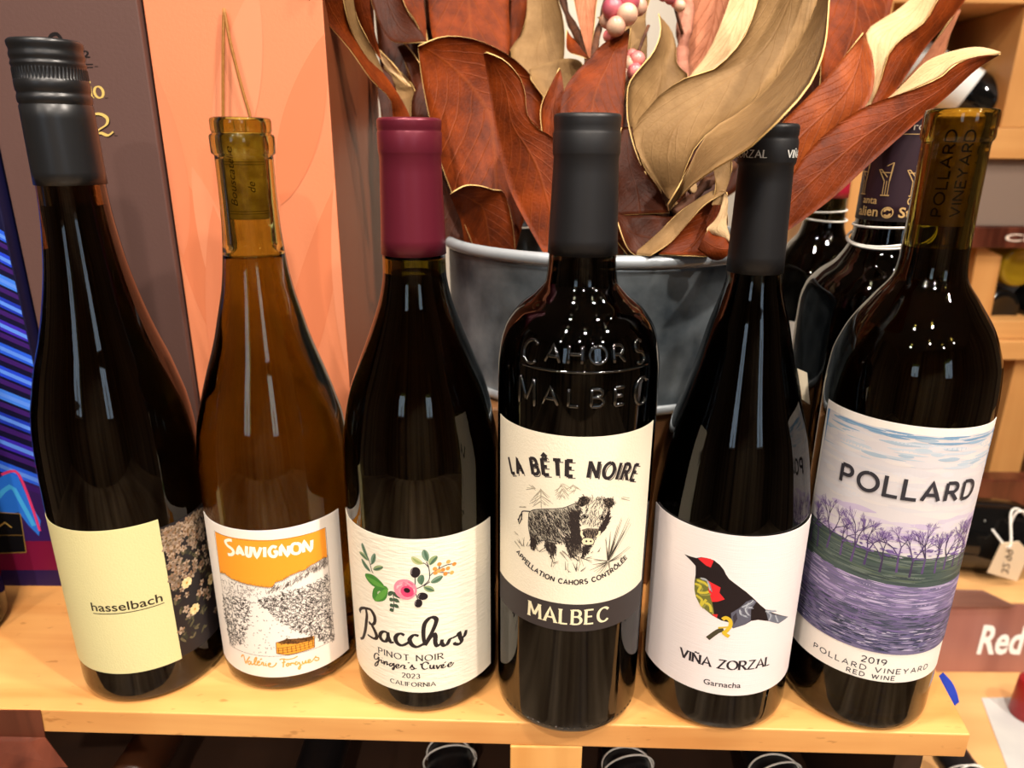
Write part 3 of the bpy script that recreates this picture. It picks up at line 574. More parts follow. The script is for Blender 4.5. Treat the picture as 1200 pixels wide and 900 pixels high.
sl = label_patch(b1, 'side_label', R1, 32.0, 92, 22.2, 102.5, M['paper_black'], label='black side label printed with pale meadow flowers')
random.seed(4); ik = Ink(wrap(R1))
def blossom(ik, u, v, s, n, cols, layer, eye=None):
    a0 = random.random() * 6
    for k in range(n):
        a = a0 + 2 * PI * k / n + random.uniform(-.2, .2); d = s * .55
        ik.ellipse(u + d * math.cos(a), v + d * math.sin(a), s * .55, s * .34, random.choice(cols), layer + k % 3, a, 9)
    if eye: ik.ellipse(u, v, s * .25, s * .25, eye, layer + 4, 0, 8)
for k in range(90):
    u, v = 33 + 57 * random.random() ** 1.6, random.uniform(25, 98)
    for q in range(3):
        a = random.uniform(0, 6); l = random.uniform(2, 5)
        ik.ellipse(u + q, v + random.uniform(-2, 2), l / 2, .7, random.choice([(62, 60, 44), (84, 80, 58), (48, 50, 40), (98, 90, 66)]), 1 + k % 3, a, 9)
for k in range(260):
    t = random.random(); u = 33.5 + 56 * random.random() ** 1.7; v = 24 + 76 * (1 - (1 - t) ** 1.0 * random.random() * .9)
    if v < 58 and random.random() < .45: continue
    blossom(ik, u, v, random.uniform(1.5, 2.6), 5, [(136, 118, 102), (158, 138, 118), (114, 98, 82), (176, 154, 132), (142, 112, 88)], 5 + 3 * (k % 4), (110, 84, 50))
for u, v in ((40.8, 65), (43, 46.8), (58, 56), (72, 72), (66, 38)): blossom(ik, u, v, 3.0, 11, [(232, 206, 150), (244, 222, 170)], 22, (206, 160, 70))
ik.build('flower_print', sl)
# 2 --- amber bottle, bare cork
R2 = .0400
b2 = bottle((-.1314, .3597), .0045, [(.006, .0398), (.03, .04), (.115, .04), (.13, .0397), (.1483, .0378), (.1605, .0347), (.175, .0304), (.1935, .0243), (.206, .0211), (.2225, .0172), (.2375, .0151), (.253, .0139), (.27, .0135), (.285, .0135)],
            R2, .3022, .0095, M['g_amber'], M['wine_amber'], .2375, 'clear amber wine bottle with bare cork, orange vineyard sketch on its white label',
            finish=[(.2856, .0144), (.2862, .0148), (.2935, .015), (.2944, .0146), (.2948, .0137), (.2955, .0135), (.2962, .0139), (.3005, .014), (.3016, .0137)])
ck = cork(b2, .0094, .2555, .2942)
ik = Ink(wrap(.0094, .00004), .8)
for z in (258.2, 259.4, 281.0, 282.2): ik.stroke([(-12 + k, z) for k in range(25)], .25, (92, 54, 22), 1)
for u0, s, zz in ((-1.4, 'Bouscatelle', 262), (6.5, 'de', 268), (-8.5, 'cru', 264)):
    I2 = Ink(lambda x, y, h, u0=u0, zz=zz: wrap(.0094, .00004)(u0 - y, zz + x, h), 5, .6)
    font(I2, s, 0, 0, 3.0 * len(s) * .82, 3.2, (84, 44, 18), 1, .0, slant=.35)
    k = len(ik.V); ik.V += I2.V; ik.F += [tuple(i + k for i in f) for f in I2.F]; ik.C += I2.C
ik.build('cork_print', ck)
lb = label_patch(b2, 'front_label', R2, -41.5, 46.5, 10.6, 102.8, M['paper_white'])
ik = Ink(wrap(R2)); OR = (250, 160, 45)
ik.poly(TR['skyline'][0], OR, 2)
for a, b in (((-26.8, 97.4), (36.3, 96.2)), ((36.3, 96.2), (35.9, 24.5)), ((-26.8, 97.4), (-26.8, 25)), ((-26.8, 25), (35.9, 24.5))): ik.stroke([a, b], .22, (90, 70, 55), 3)
for P in TR['sauvignon']: ik.stroke(P, 1.75, (255, 246, 228), 4, smooth=4)
random.seed(7)
def inside(p, P):
    c = False; j = len(P) - 1
    for i in range(len(P)):
        if (P[i][1] > p[1]) != (P[j][1] > p[1]) and p[0] < (P[j][0] - P[i][0]) * (p[1] - P[i][1]) / (P[j][1] - P[i][1]) + P[i][0]: c = not c
        j = i
    return c
def scatter(P, n):
    x0, x1 = min(p[0] for p in P), max(p[0] for p in P); y0, y1 = min(p[1] for p in P), max(p[1] for p in P); out = []; g = 0
    while len(out) < n and g < n * 20:
        g += 1; p = (random.uniform(x0, x1), random.uniform(y0, y1))
        if inside(p, P): out.append(p)
    return out
def scribble(ik, P, n, l, w, col, layer, ang=None, curl=1.0):
    for x, y in scatter(P, n):
        a = random.uniform(0, 2 * PI) if ang is None else ang + random.uniform(-.4, .4); q = [(x, y)]
        for k in range(3):
            q.append((q[-1][0] + l / 3 * math.cos(a), q[-1][1] + l / 3 * math.sin(a))); a += random.uniform(-1.3, 1.3) * curl
        ik.stroke(q, w, col, layer + random.random())
V5 = TR['vine']; DK = (58, 50, 46)
scribble(ik, V5[0], 560, 1.9, .26, DK, 4); scribble(ik, V5[1], 1250, 1.9, .26, DK, 4)
scribble(ik, V5[2], 190, 2.4, .2, (96, 84, 76), 4, 1.2, .3); scribble(ik, V5[3], 160, 1.5, .2, (110, 98, 90), 4); scribble(ik, V5[6], 60, 1.0, .25, (110, 98, 90), 4)
sky = TR['skyline'][0][5:]
for a, b in zip(sky, sky[1:]):
    n = max(2, int(abs(a[0] - b[0]) / .8))
    for k in range(n):
        t = k / n; x, y = a[0] + (b[0] - a[0]) * t, a[1] + (b[1] - a[1]) * t
        ik.stroke([(x - .5, y - .6), (x, y + random.uniform(.2, 1.5)), (x + .4, y - .8)], .22, (70, 60, 52), 5)
ik.poly(V5[4], (240, 164, 60), 6); ik.poly(V5[5], (120, 80, 40), 7); scribble(ik, V5[5], 70, 1.2, .3, (60, 36, 16), 8)
for a, b in zip(V5[4], V5[4][1:] + V5[4][:1]): ik.stroke([a, b], .35, (96, 58, 18), 9)
cx0, cx1 = min(p[0] for p in V5[4]), max(p[0] for p in V5[4]); cy0 = min(p[1] for p in V5[4])
for k in range(9): ik.stroke([(cx0 + (cx1 - cx0) * (k + .5) / 9, cy0 + 1.2), (cx0 + (cx1 - cx0) * (k + .5) / 9, cy0 + 5.2)], .35, (120, 70, 20), 8)
for k in range(3): ik.stroke([(cx0 + .6, cy0 + 1.7 + k * 1.6), (cx1 - .6, cy0 + 2.0 + k * 1.6)], .3, (120, 70, 20), 8)
for P in TR['valerie']: ik.stroke(P, .75, (238, 168, 76), 4, smooth=4)
ik.build('vineyard_print', lb)
# 3 --- burgundy foil bottle with flowers
R3 = .0410
b3 = bottle((-.0478, .3450), 0, [(.006, .0407), (.03, .041), (.12, .041), (.1382, .0408), (.1494, .0396), (.1559, .0384), (.1662, .0364), (.1747, .0342), (.1865, .0297), (.205, .0224), (.2212, .0171), (.2312, .0154), (.241, .0151), (.255, .0147), (.285, .0138), (.2985, .0138)],
            R3, .3005, .0095, M['g_olive'], M['wine_red'], .2318, 'dark wine bottle with burgundy foil capsule and a pink flower sprig on its label')
capsule(b3, ring_pts(.2408, .0156, .2855, .0142) + [(.2866, .01455), (.2875, .0147), (.2955, .0148), (.2962, .0145), (.2967, .0144), (.2975, .0147), (.3005, .0147), (.3012, .0146)], M['cap_wine'])
lb = label_patch(b3, 'front_label', R3, -54.5, 45.6, 15.2, 107.8, M['paper_ivory'])
ik = Ink(wrap(R3)); random.seed(3)
def leaf2d(ik, P, w, c1, c2, layer):
    Q = catmull([Vector(p) for p in P], 5); n = len(Q) - 1
    ik.stroke(Q, lambda t: w * (math.sin(PI * min(1, t * .97 + .03)) ** .8 + .03), c1, layer)
    ik.stroke([q + Vector((w * .1, -w * .1)) for q in Q], lambda t: w * .42 * (math.sin(PI * t) + .02), c2, layer + 1)
    ik.stroke(Q, .18, c2, layer + 2)
for P in TR['stems']: ik.stroke(P, .5, (62, 58, 60), 2, smooth=4)
for i, P in enumerate(TR['leaves']): leaf2d(ik, P, 3.4 if i > 4 else 2.8, [(122, 150, 128), (150, 168, 120), (96, 126, 100)][i % 3] if i != 5 else (188, 192, 140), (78, 108, 84) if i != 5 else (150, 164, 100), 3)
for P, w in zip(TR['bigleaves'], (6.6, 8.0)): leaf2d(ik, [(P[0][0] + (P[2][0] - P[0][0]) * k / 4, P[0][1] + (P[2][1] - P[0][1]) * k / 4) for k in range(5)], w, (66, 132, 52), (96, 160, 66), 4)
for i, P in enumerate(TR['sprig'][:-1]): leaf2d(ik, P, 2.3, (56, 78, 58), (74, 96, 70), 3)
for i, (u, v) in enumerate(TR['dots'][0]): ik.ellipse(u, v, 1.15, 1.1, [(240, 150, 70), (248, 172, 96), (232, 138, 60)][i % 3], 5 + i % 3)
for i, ((c, px, py), cc) in enumerate(zip(TR['olive'], [(34, 26, 30)] * 3 + [(238, 140, 158), (216, 70, 112), (40, 18, 24)])):
    rx, ry = abs(px[0] - c[0]), abs(py[1] - c[1]); ry = min(max(ry, rx * .7), rx * 1.25)
    ik.ellipse(c[0], c[1], rx, ry, cc, 8 + i * 2, -.2)
    if i < 3: ik.stroke([(c[0] - rx * .75, c[1] - ry * .3), (c[0] - rx * .8, c[1] + ry * .1), (c[0] - rx * .5, c[1] + ry * .7)], .35, (150, 140, 140), 9 + i * 2)
    if i == 3:
        for k in range(26):
            a = random.uniform(0, 6.28); q = random.uniform(.35, .85)
            ik.stroke([(c[0] + rx * q * math.cos(a + s), c[1] + ry * q * math.sin(a + s)) for s in (0, .25, .5)], .55, random.choice([(250, 190, 196), (228, 96, 130), (246, 164, 176)]), 15)
for k, P in enumerate(TR['bacchus']): ik.stroke(P, 2.5, (40, 34, 34), 3, smooth=5, nib=(math.radians(15), .55), taper=lambda t: .6 + .4 * math.sin(PI * min(1, .1 + .85 * t)))
for P in TR['ginger']: ik.stroke(P, 1.0, (44, 38, 38), 3, smooth=4, nib=(math.radians(20), .45))
SER = dict(nib=(math.radians(15), .42))
caps(ik, 'PINOT NOIR', straight(-22.6, 35.7), 3.5, .72, (50, 44, 44), 3, .34, serif=.26, length=35.5, **SER)
caps(ik, '2023', straight(-9, 24.4), 2.9, .62, (52, 46, 46), 3, .26, length=9.4, **SER)
caps(ik, 'CALIFORNIA', straight(-16, 19.2), 2.5, .6, (52, 46, 46), 3, .3, serif=.24, length=24.4, **SER)
ik.build('flower_print', lb)
# 4 --- black capsule, boar label, embossed shoulder
R4 = .0388; P4 = [(.006, .0386), (.03, .0388), (.17, .0389), (.19, .0388), (.1991, .0379), (.2094, .0353), (.2182, .0297), (.2252, .0214), (.2315, .0166), (.244, .0154), (.286, .0138), (.299, .0138)]
b4 = bottle((.0320, .3287), 0, P4, R4, .3020, .0095, M['g_black'], M['wine_red'], .236, 'black wine bottle with matte capsule and a boar engraving on its cream label')
capsule(b4, ring_pts(.244, .0160, .2858, .0143) + [(.287, .0147), (.288, .0148), (.2955, .0149), (.2962, .0146), (.2972, .0144), (.2992, .0145), (.302, .0147), (.303, .0145)], M['cap_black'])
pb = pchip(P4, 7)
def shoulder(u, z, h):
    r = interp(pb, z / 1000) + h; a = u / 1000 / .036; return Vector((r * math.sin(a), -r * math.cos(a), z / 1000))
V, F = [], []
for s, z0, cap, big in (('CAHORS', 202.0, 7.2, 10.0), ('MALBEC', 183.0, 8.0, 12.5)):
    n = len(s)
    for i, ch in enumerate(s):
        gw, st = G[ch]; e = i in (0, n - 1); cpz = big if e else cap; k = 8.0 if not e else 9.0
        uc = (i - (n - 1) / 2) * 9.6 * (1.0 if not e else 1.06)
        for P in st:
            Q = [shoulder(uc + (p[0] - gw / 2) * k, z0 - (2.2 if e else 0) + p[1] * cpz, .0003) for p in P]
            tube_data(resample(Q, max(5, len(Q))), .0009, 8, V, F)
tube_data([shoulder(u, 198.2, .0002) for u in range(-30, 31, 2)], .0006, 7, V, F)
mesh('embossed_lettering', V, F, M['g_emboss'], b4); V, F = [], []
for k in range(26): tube_data([shoulder(-38 + k * 3.0 + d, 5.6, -.0002) for d in (0, .5, 1.0)], .0005, 6, V, F)
mesh('heel_stipple', V, F, M['g_emboss'], b4)
lb = label_patch(b4, 'front_label', R4, -50, 42.5, 81.2, 168.6, M['paper_cream'])
ik = Ink(wrap(R4)); random.seed(11); K = (42, 36, 38)
Rb = 82.0
def arch(x): return bow(-4.6, 149.4, Rb, 1, 0)(x)
for dx, dv, col, lay, ww in ((1.05, -1.05, (84, 76, 72), 2, .5), (0, 0, K, 4, 1.65)):
    for word, s0, ln in (('LA', -33.0, 8.4), ('B\u00caTE', -18.9, 19.2), ('NOIRE', 7.2, 25.6)):
        caps(ik, word, bow(-4.6 + dx, 149.4 + dv, Rb, 1, s0), 7.6, ww, col, lay, .42, serif=.3 if col == K else 0, length=ln)
B5 = TR['boar']; BK = (46, 38, 36)
ik.poly(B5[0], (188, 180, 160), 2); ik.poly(B5[12], (232, 222, 198), 3)
for i in (1, 2, 3, 4): ik.poly(B5[i], (140, 130, 114), 3)
ik.poly(B5[5], (118, 104, 86), 4)
for i in (6, 7): ik.poly(B5[i], (66, 56, 52), 5)
ik.poly(B5[8], (92, 80, 70), 5); ik.poly(B5[9], (126, 112, 96), 6); scribble(ik, B5[9], 70, 1.6, .34, BK, 8, -1.4, .4)
for i in (13, 14): ik.poly(B5[i], (226, 216, 194), 3)
scribble(ik, B5[0], 1050, 1.9, .24, BK, 7, -1.0, .3); scribble(ik, B5[5], 330, 2.0, .3, BK, 8, -1.3, .3)
for i in (1, 2, 3, 4): scribble(ik, B5[i], 120, 2.0, .28, BK, 8, -1.3, .3)
scribble(ik, B5[12], 170, 1.8, .2, BK, 8, 1.3, .4); scribble(ik, B5[8], 130, 2.0, .3, BK, 8, 1.2, .3)
for i in (6, 7): scribble(ik, B5[i], 70, 1.4, .25, (120, 106, 92), 8); scribble(ik, B5[i], 40, 1.6, .3, (22, 18, 18), 9)
for i in (10, 11): c = B5[i]; cu, cv = sum(p[0] for p in c) / len(c), sum(p[1] for p in c) / len(c); ik.stroke(arc(cu, cv, 1.5, 1.1, 0, 360, 14), .35, BK, 10); ik.ellipse(cu, cv, .8, .7, (30, 24, 24), 10.5)
for P in TR['boarline'][4:6]: ik.stroke(P, 1.0, (240, 228, 190), 11, smooth=4)
for P in TR['boarline'][:4]: ik.stroke(P, .55, BK, 9, smooth=4)
for P in TR['boarline'][6:]: ik.stroke(P, .35, BK, 9, smooth=3)
n3 = TR['boarnose']; ik.poly(n3[0], (232, 218, 180), 12); ik.stroke(n3[0] + n3[0][:1], .35, BK, 13)
for P in n3[1:]: ik.poly(P, (36, 28, 28), 13)
for i, P in enumerate(TR['grass']): ik.stroke(P, lambda t: .55 * (1 - t * .8), (66, 60, 52) if i < 20 else (120, 110, 92), 9); ik.stroke([(P[0][0] + .8, P[0][1]), (P[1][0] + random.uniform(-1, 2), P[1][1] - 1)], .16, (110, 100, 84), 8)
for P in TR['firs']:
    d = (P[1][0] - P[0][0], P[1][1] - P[0][1])
    for k in range(4):
        o1, o2 = random.uniform(-.6, .6), random.uniform(-.8, .8)
        ik.stroke([(P[0][0] + o1, P[0][1] + o2), (P[0][0] + d[0] * random.uniform(.6, 1) + o2, P[0][1] + d[1] * random.uniform(.6, 1) + o1)], .24, (172, 162, 138), 2)
caps(ik, 'APPELLATION CAHORS CONTR\u00d4L\u00c9E', bow(-3.6, 92.4, 50, -1, -31.2), 2.5, .62, K, 4, .36, length=62.5)
ik.build('boar_print', lb)
bd = label_patch(b4, 'label_band', R4, -50, 42.5, 65.6, 81.2, M['band_black'], label='charcoal band lettered in cream under the boar')
ik = Ink(wrap(R4)); caps(ik, 'MALBEC', straight(-24.2, 69.9), 8.0, 1.5, (240, 228, 190), 2, .34, serif=.3, length=40.2, nib=(math.radians(10), .55)); ik.build('lettering', bd)
# 5 --- bird label
R5 = .0397
b5 = bottle((.1150, .3327), -.0068, [(.006, .0395), (.03, .0397), (.095, .0397), (.112, .0393), (.136, .0368), (.155, .0336), (.177, .0271), (.19, .0235), (.2087, .019), (.2355, .0123), (.282, .0113), (.297, .0113)],
            R5, .2985, .0078, M['g_black'], M['wine_red'], .23, 'dark sloping wine bottle with black capsule and a colourful bird on its white label', wallt=.0026)
cap5 = capsule(b5, ring_pts(.2355, .0130, .2828, .0118) + [(.2838, .01245), (.2845, .0126), (.2930, .0127), (.2938, .0123), (.2948, .0121), (.2958, .0124), (.2985, .0124), (.2995, .0122)], M['cap_black'])
ik = Ink(wrap(.01265, .0001), .8)
for u0 in (5.0, -34.5): caps(ik, 'VI\u00d1A', straight(u0, 286.3), 3.0, .55, (210, 210, 205), 1, .26, serif=.24, length=9.5, **SER); caps(ik, 'ZORZAL', straight(u0 + 13.5 if u0 > 0 else -21.5, 286.3), 3.0, .55, (210, 210, 205), 1, .26, serif=.24, length=17.3, **SER)
ik.build('capsule_lettering', cap5)
lb = label_patch(b5, 'front_label', R5, -57, 43.5, 24.6, 117.2, M['paper_pearl'])
ik = Ink(wrap(R5)); random.seed(5); D = TR['bird']
for P, c, l in zip(D, [(32, 22, 24), (222, 44, 50), (112, 112, 52), (226, 44, 48), (214, 46, 44), (92, 92, 106), (108, 112, 124), (58, 52, 62)], (2, 4, 3, 5, 5, 4, 4, 6)): ik.poly(P, c, l)
for i, P in enumerate(TR['birdline']):
    if i == 0: ik.stroke(P, 1.9, (214, 182, 48), 7, smooth=5)
    elif i == 1: ik.stroke(P, 2.3, (72, 66, 46), 6, smooth=4)
    elif i == 2: ik.stroke(P, .9, (206, 178, 60), 8)
    elif i < 7: ik.stroke(P, 1.2, (206, 190, 64), 6, smooth=4); ik.stroke([(p[0] + 1, p[1] - 1) for p in P], .8, (150, 146, 70), 5, smooth=4)
    else: ik.stroke(P, .7, (176, 182, 190), 6, smooth=4); ik.stroke([(p[0] + .8, p[1] - .6) for p in P], .5, (130, 134, 148), 6, smooth=4)
caps(ik, 'VI\u00d1A', straight(-29.0, 40.9), 5.2, 1.2, (40, 34, 40), 3, .26, serif=.26, length=15.6, **SER)
caps(ik, 'ZORZAL', straight(-9.8, 40.9), 5.2, 1.2, (40, 34, 40), 3, .2, serif=.26, length=27.4, **SER)
font(ik, 'Garnacha', -15.9, 29.6, 18.5, 3.4, (44, 38, 44), 3, .014)
ik.build('bird_print', lb)
# 6 --- olive neck, landscape label
R6 = .0380
b6 = bottle((.1952, .3314), 0, [(.006, .0378), (.03, .038), (.174, .038), (.1928, .0368), (.205, .0333), (.212, .0301), (.224, .0221), (.2347, .0153), (.2425, .0143), (.251, .014), (.27, .0137), (.2925, .0135)],
            R6, .3068, .0095, M['g_olive'], M['wine_red'], .2475, 'dark shouldered bottle with olive glass neck and purple field painting on its label',
            finish=[(.2935, .0136), (.2943, .0143), (.2955, .0146), (.3045, .0146), (.306, .0143)])
ck = cork(b6, .0094, .2575, .3035)
for u0, s in ((-5.2, 'POLLARD'), (1.2, 'VINEYARD'), (7.4, 'POLLARD')):
    I2 = Ink(lambda x, y, h, u0=u0: wrap(.0094, .00004)(u0 - y, 262 + x, h), 5, .6)
    caps(I2, s, straight(0, 0), 3.6, .7, (40, 24, 12), 1, .3, length=36)
    I2.build('cork_lettering', ck)
lb = label_patch(b6, 'front_label', R6, -59.5, 34.4, 33.2, 172.4, M['paper_white'])
ik = Ink(wrap(R6)); random.seed(9)
X0, X1, Y0, Y1 = -57.8, 33.2, 50.5, 168.6
def band(n, y0, y1, cols, lay, l=(6, 20), w=(.5, 1.6), slope=0.0, amp=0.0):
    for k in range(n):
        y = random.uniform(y0, y1); x = random.uniform(X0 - 4, X1); e = min(X1, x + random.uniform(*l)); x = max(x, X0)
        if e - x < .5: continue
        a = amp * random.uniform(-1, 1)
        ik.stroke([(x, y + slope * x), ((x + e) / 2, y + slope * (x + e) / 2 + a), (e, y + slope * e)], (lambda t, w_=random.uniform(*w): w_ * (math.sin(PI * t) * .8 + .2)), random.choice(cols), lay + 2.8 * k / n, smooth=3)
ik.poly([(X0, Y0), (X1, Y0), (X1, Y1), (X0, Y1)], (214, 208, 210), 1)
band(150, 128, 168, [(218, 212, 212), (210, 206, 210), (214, 211, 215), (221, 214, 212)], 2, w=(1.5, 3.5))
band(60, 152, 168, [(168, 186, 202), (186, 200, 212), (196, 204, 214)], 2, w=(.6, 2.2)); band(26, 164, 168.2, [(120, 156, 188), (148, 176, 200)], 5, w=(.5, 1.2))
ik.stroke([(X0 + .6, 168.2), (X0 + 1, 150)], lambda t: 2 * (1 - t), (96, 140, 184), 6); ik.stroke([(X1 - 1, 168), (X1 - .8, 140)], lambda t: 3 * (1 - t), (150, 176, 202), 6)
band(70, 104, 127, [(206, 196, 212), (198, 184, 210), (214, 206, 216)], 3, w=(1.5, 3.2))
ik.poly([(X0, 110), (-40, 108.4), (-14, 105.8), (10, 103), (X1, 103.2), (X1, 89), (X0, 89)], (74, 88, 84), 7)
band(220, 91, 106, [(62, 78, 72), (84, 98, 92), (92, 104, 88), (58, 68, 70), (104, 116, 108)], 8, w=(.4, 1.1), slope=-.03)
def tree(x, y, ln, a, w, d):
    if d == 0 or ln < .8: return
    e = (x + ln * math.cos(a), y + ln * math.sin(a))
    if e[0] < X0 or e[0] > X1: return
    ik.stroke([(x, y), e], lambda t: w * (1 - .35 * t), random.choice([(78, 62, 104), (92, 72, 118), (66, 54, 84)]) if d > 2 else random.choice([(120, 96, 154), (140, 114, 170), (98, 78, 132)]), 12)
    for k in range(2 if d > 4 else 3): tree(e[0], e[1], ln * random.uniform(.62, .82), a + random.uniform(-.62, .62), w * .66, d - 1)
for x in (-55, -49, -43, -35.5, -30, -24, -17, -10, -4, 1.5, 8, 13, 19, 25, 30):
    tree(x, 96 + random.uniform(-1, 3), random.uniform(6.4, 8.8), PI / 2 + random.uniform(-.1, .1), 1.1, 6)
band(110, 105, 111, [(112, 90, 146), (92, 76, 128), (134, 110, 166)], 15, l=(1, 4), w=(.3, .9), slope=-.03)
ik.poly([(X0, 90), (X1, 90), (X1, Y0), (X0, Y0)], (118, 110, 142), 16)
band(420, 72, 90, [(146, 130, 174), (126, 112, 156), (168, 154, 192), (104, 98, 134), (186, 174, 204)], 17, l=(3, 14), w=(.3, .9), slope=-.02)
band(380, 62, 74, [(78, 82, 100), (60, 66, 84), (96, 88, 124), (118, 100, 150)], 20, l=(2, 10), w=(.3, .9))
band(420, 51.4, 64, [(84, 82, 116), (62, 64, 90), (104, 98, 138), (52, 58, 74), (130, 122, 158)], 20, l=(2, 9), w=(.3, .9))
band(120, 53, 66, [(196, 188, 210), (170, 160, 194), (150, 150, 170)], 23, l=(1.5, 6), w=(.2, .6))
DG = (52, 50, 56)
caps(ik, 'POLLARD', straight(-41.6, 136.6), 9.0, 1.75, DG, 27, .34, length=62)
caps(ik, '2019', straight(-17.2, 43.4), 3.4, .55, DG, 3, .28, length=11.4)
caps(ik, 'POLLARD VINEYARD', straight(-40.8, 38.6), 2.9, .5, DG, 3, .44, length=59.4)
caps(ik, 'RED WINE', straight(-22.8, 34.6), 2.5, .48, DG, 3, .46, length=22.4)
ik.build('landscape_print', lb)
# ------------------------------------------------------------------ gift boxes behind the left bottles
M['box_brown'] = mat('brown_carton', (92, 66, 60), 0.55, bump=(500, .05))
M['box_orange'] = mat('peach_carton', (222, 134, 94), 0.5, bump=(500, .05))
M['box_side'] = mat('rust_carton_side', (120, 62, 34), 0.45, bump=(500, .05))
M['box_blue'] = mat('midnight_blue_carton', (18, 16, 52), 0.4)
def face_map(x0, y0): return lambda u, v, h: (x0 + u / 1000, y0 - h - .00006, v / 1000)
def carton(name, x0, x1, y0, y1, h, m, text, side=None):
    o = empty(name, ((x0 + x1) / 2, (y0 + y1) / 2, 0), text, 'box')
    c = box('carton', (x0, y0, .0002), (x1, y1, h), [m] + ([side] if side else []), None, .0008)
    local(c, o)
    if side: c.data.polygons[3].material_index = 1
    return o, c
YB, YBR, YO = .4185, .4260, .4300
xb = atY(20, 333, YB).x
bo, bc = carton('gift_box', xb - .1, xb, YB, YB + .075, .40, M['box_blue'], 'blue gift box with neon stripe print, at the left edge behind the flute bottle')
def px2face(pts, Y): return [((p.x) * 1000, p.z * 1000) for p in (atY(x, y, Y) for x, y in pts)]
random.seed(21)
def facemap(Y): return lambda u, v, h: (u / 1000, Y - h - .00006, v / 1000)
def clipx(P, xm): return [(min(u, xm), v) for u, v in P]
ik = Ink(facemap(YB), 400); xm = xb * 1000 - .8
def stripe(x0, y0, x1, y1, w0, w1, col, lay=2):
    P = px2face([(x0, y0), (x1, y1), (x1, y1 + w1), (x0, y0 + w0)], YB); ik.poly(clipx(P, xm), col, lay)
ik.poly(clipx(px2face([(-120, 560), (70, 560), (70, 640), (-120, 640)], YB), xm), (50, 24, 92), 1)
ik.poly(clipx(px2face([(-120, 634), (70, 634), (70, 668), (-120, 668)], YB), xm), (120, 14, 58), 2)
ik.poly(clipx(px2face([(-120, 668), (75, 668), (75, 688), (-120, 690)], YB), xm), (40, 22, 74), 3)
for k in range(11):
    y = 250 + k * 29; x = 60
    ik_c = [(40, 96, 240), (34, 70, 226), (64, 130, 250), (28, 56, 190), (60, 40, 190)][k % 5]
    stripe(-120, y - 46, x, y + 22, 13, 13, ik_c, 4); stripe(-120, y - 44, x, y + 27, 4, 5, (96, 150, 255), 5)
    stripe(-120, y - 30, x, y + 38, 7, 6, (60, 24, 110), 4)
blob = px2face([(-20, 580), (8, 552), (22, 560), (36, 590), (48, 610), (46, 628), (34, 616), (22, 600), (6, 604), (-20, 610)], YB)
ik.poly(clipx(blob, xm), (40, 120, 236), 7)
ik.stroke(clipx(px2face([(2, 556), (18, 552), (28, 568), (40, 600), (47, 622)], YB), xm), 1.8, (226, 60, 120), 8, smooth=3)
ik.stroke(clipx(px2face([(-8, 590), (12, 570), (26, 590), (40, 616)], YB), xm), 3.0, (70, 180, 250), 8, smooth=3)
plate = px2face([(-60, 596), (24, 602), (31, 647), (-60, 650)], YB)
ik.poly(plate, (10, 10, 16), 10)
for a, b in zip(plate, plate[1:]): ik.stroke([a, b], .6, (172, 140, 70), 11)
ik.stroke(px2face([(-60, 627), (27, 627)], YB), .4, (150, 120, 60), 11)
ik.stroke(px2face([(-2, 618), (6, 612), (14, 618)], YB), 1.0, (196, 162, 84), 11)
local(ik.build('neon_print', None), bo); bpy.data.objects['neon_print'].parent = bo
x0 = xb + .0016; x1 = atY(195, 240, YBR).x
ro, rc = carton('gift_box', x0, x1, YBR, YBR + .09, .405, M['box_brown'], 'dark brown gift box with small gold lettering, standing between the blue and peach boxes')
ik = Ink(facemap(YBR), 400)
def q(x, y): p = atY(x, y, YBR); return (p.x * 1000, p.z * 1000)
GO = (214, 184, 104)
a, b = q(97.5, 67.5), q(104.5, 59); font(ik, '2', a[0], a[1], b[0] - a[0], b[1] - a[1], (24, 14, 14), 2, .02)
ik.stroke([q(97, 75.5), q(109, 75.5)], .55, (24, 14, 14), 2); ik.stroke([q(97, 79), q(109, 79)], .55, (24, 14, 14), 2); ik.stroke([q(111, 78), q(115, 78)], .4, (24, 14, 14), 2)
i0 = q(105.5, 115); k = (q(122, 115)[0] - i0[0])
ik.stroke([(i0[0] + k * .14, i0[1]), (i0[0] + k * .14, i0[1] + 6.0)], 1.25, GO, 2); ik.stroke([(i0[0] - k * .02, i0[1] + .3), (i0[0] + k * .3, i0[1] + .3)], .6, GO, 2); ik.stroke([(i0[0] - k * .02, i0[1] + 5.8), (i0[0] + k * .14, i0[1] + 5.8)], .6, GO, 2); ik.ellipse(i0[0] + k * .13, i0[1] + 8.2, .85, .85, GO, 2)
ik.stroke(arc(i0[0] + k * .7, i0[1] + 3.1, 2.45, 2.9, 90, 450, 24), 1.5, GO, 2, nib=(math.radians(10), .4))
ik.stroke([q(123, 115), q(127, 115)], .4, (40, 24, 20), 2)
t0, t1 = q(109, 160), q(130, 134)
for off, cc, lay in ((.5, (30, 16, 14), 2), (0, GO, 3)):
    W, Hh = t1[0] - t0[0], t1[1] - t0[1]
    P = [(t0[0] + off + W * x, t0[1] - off + Hh * y) for x, y in ((.06, .72), (.2, .98), (.55, 1.0), (.8, .82), (.72, .55), (.35, .32), (.1, .1), (.4, .16), (.7, .06), (.98, .22))]
    ik.stroke(P, 1.9, cc, lay, smooth=5, nib=(math.radians(30), .4))
ik.stroke([q(134, 159), q(138, 159)], .4, (40, 24, 20), 2)
ik.stroke([q(58, 45), q(61, 41), q(67, 40), q(72, 46)], 1.9, (20, 14, 14), 2, smooth=3)
o = ik.build('lettering', None); o.parent = ro; o.matrix_parent_inverse = Matrix.Translation(-ro.location)
bpy.data.objects['neon_print'].matrix_parent_inverse = Matrix.Translation(-bo.location)
x0 = x1 + .0012; x1 = atY(395, 240, YO).x
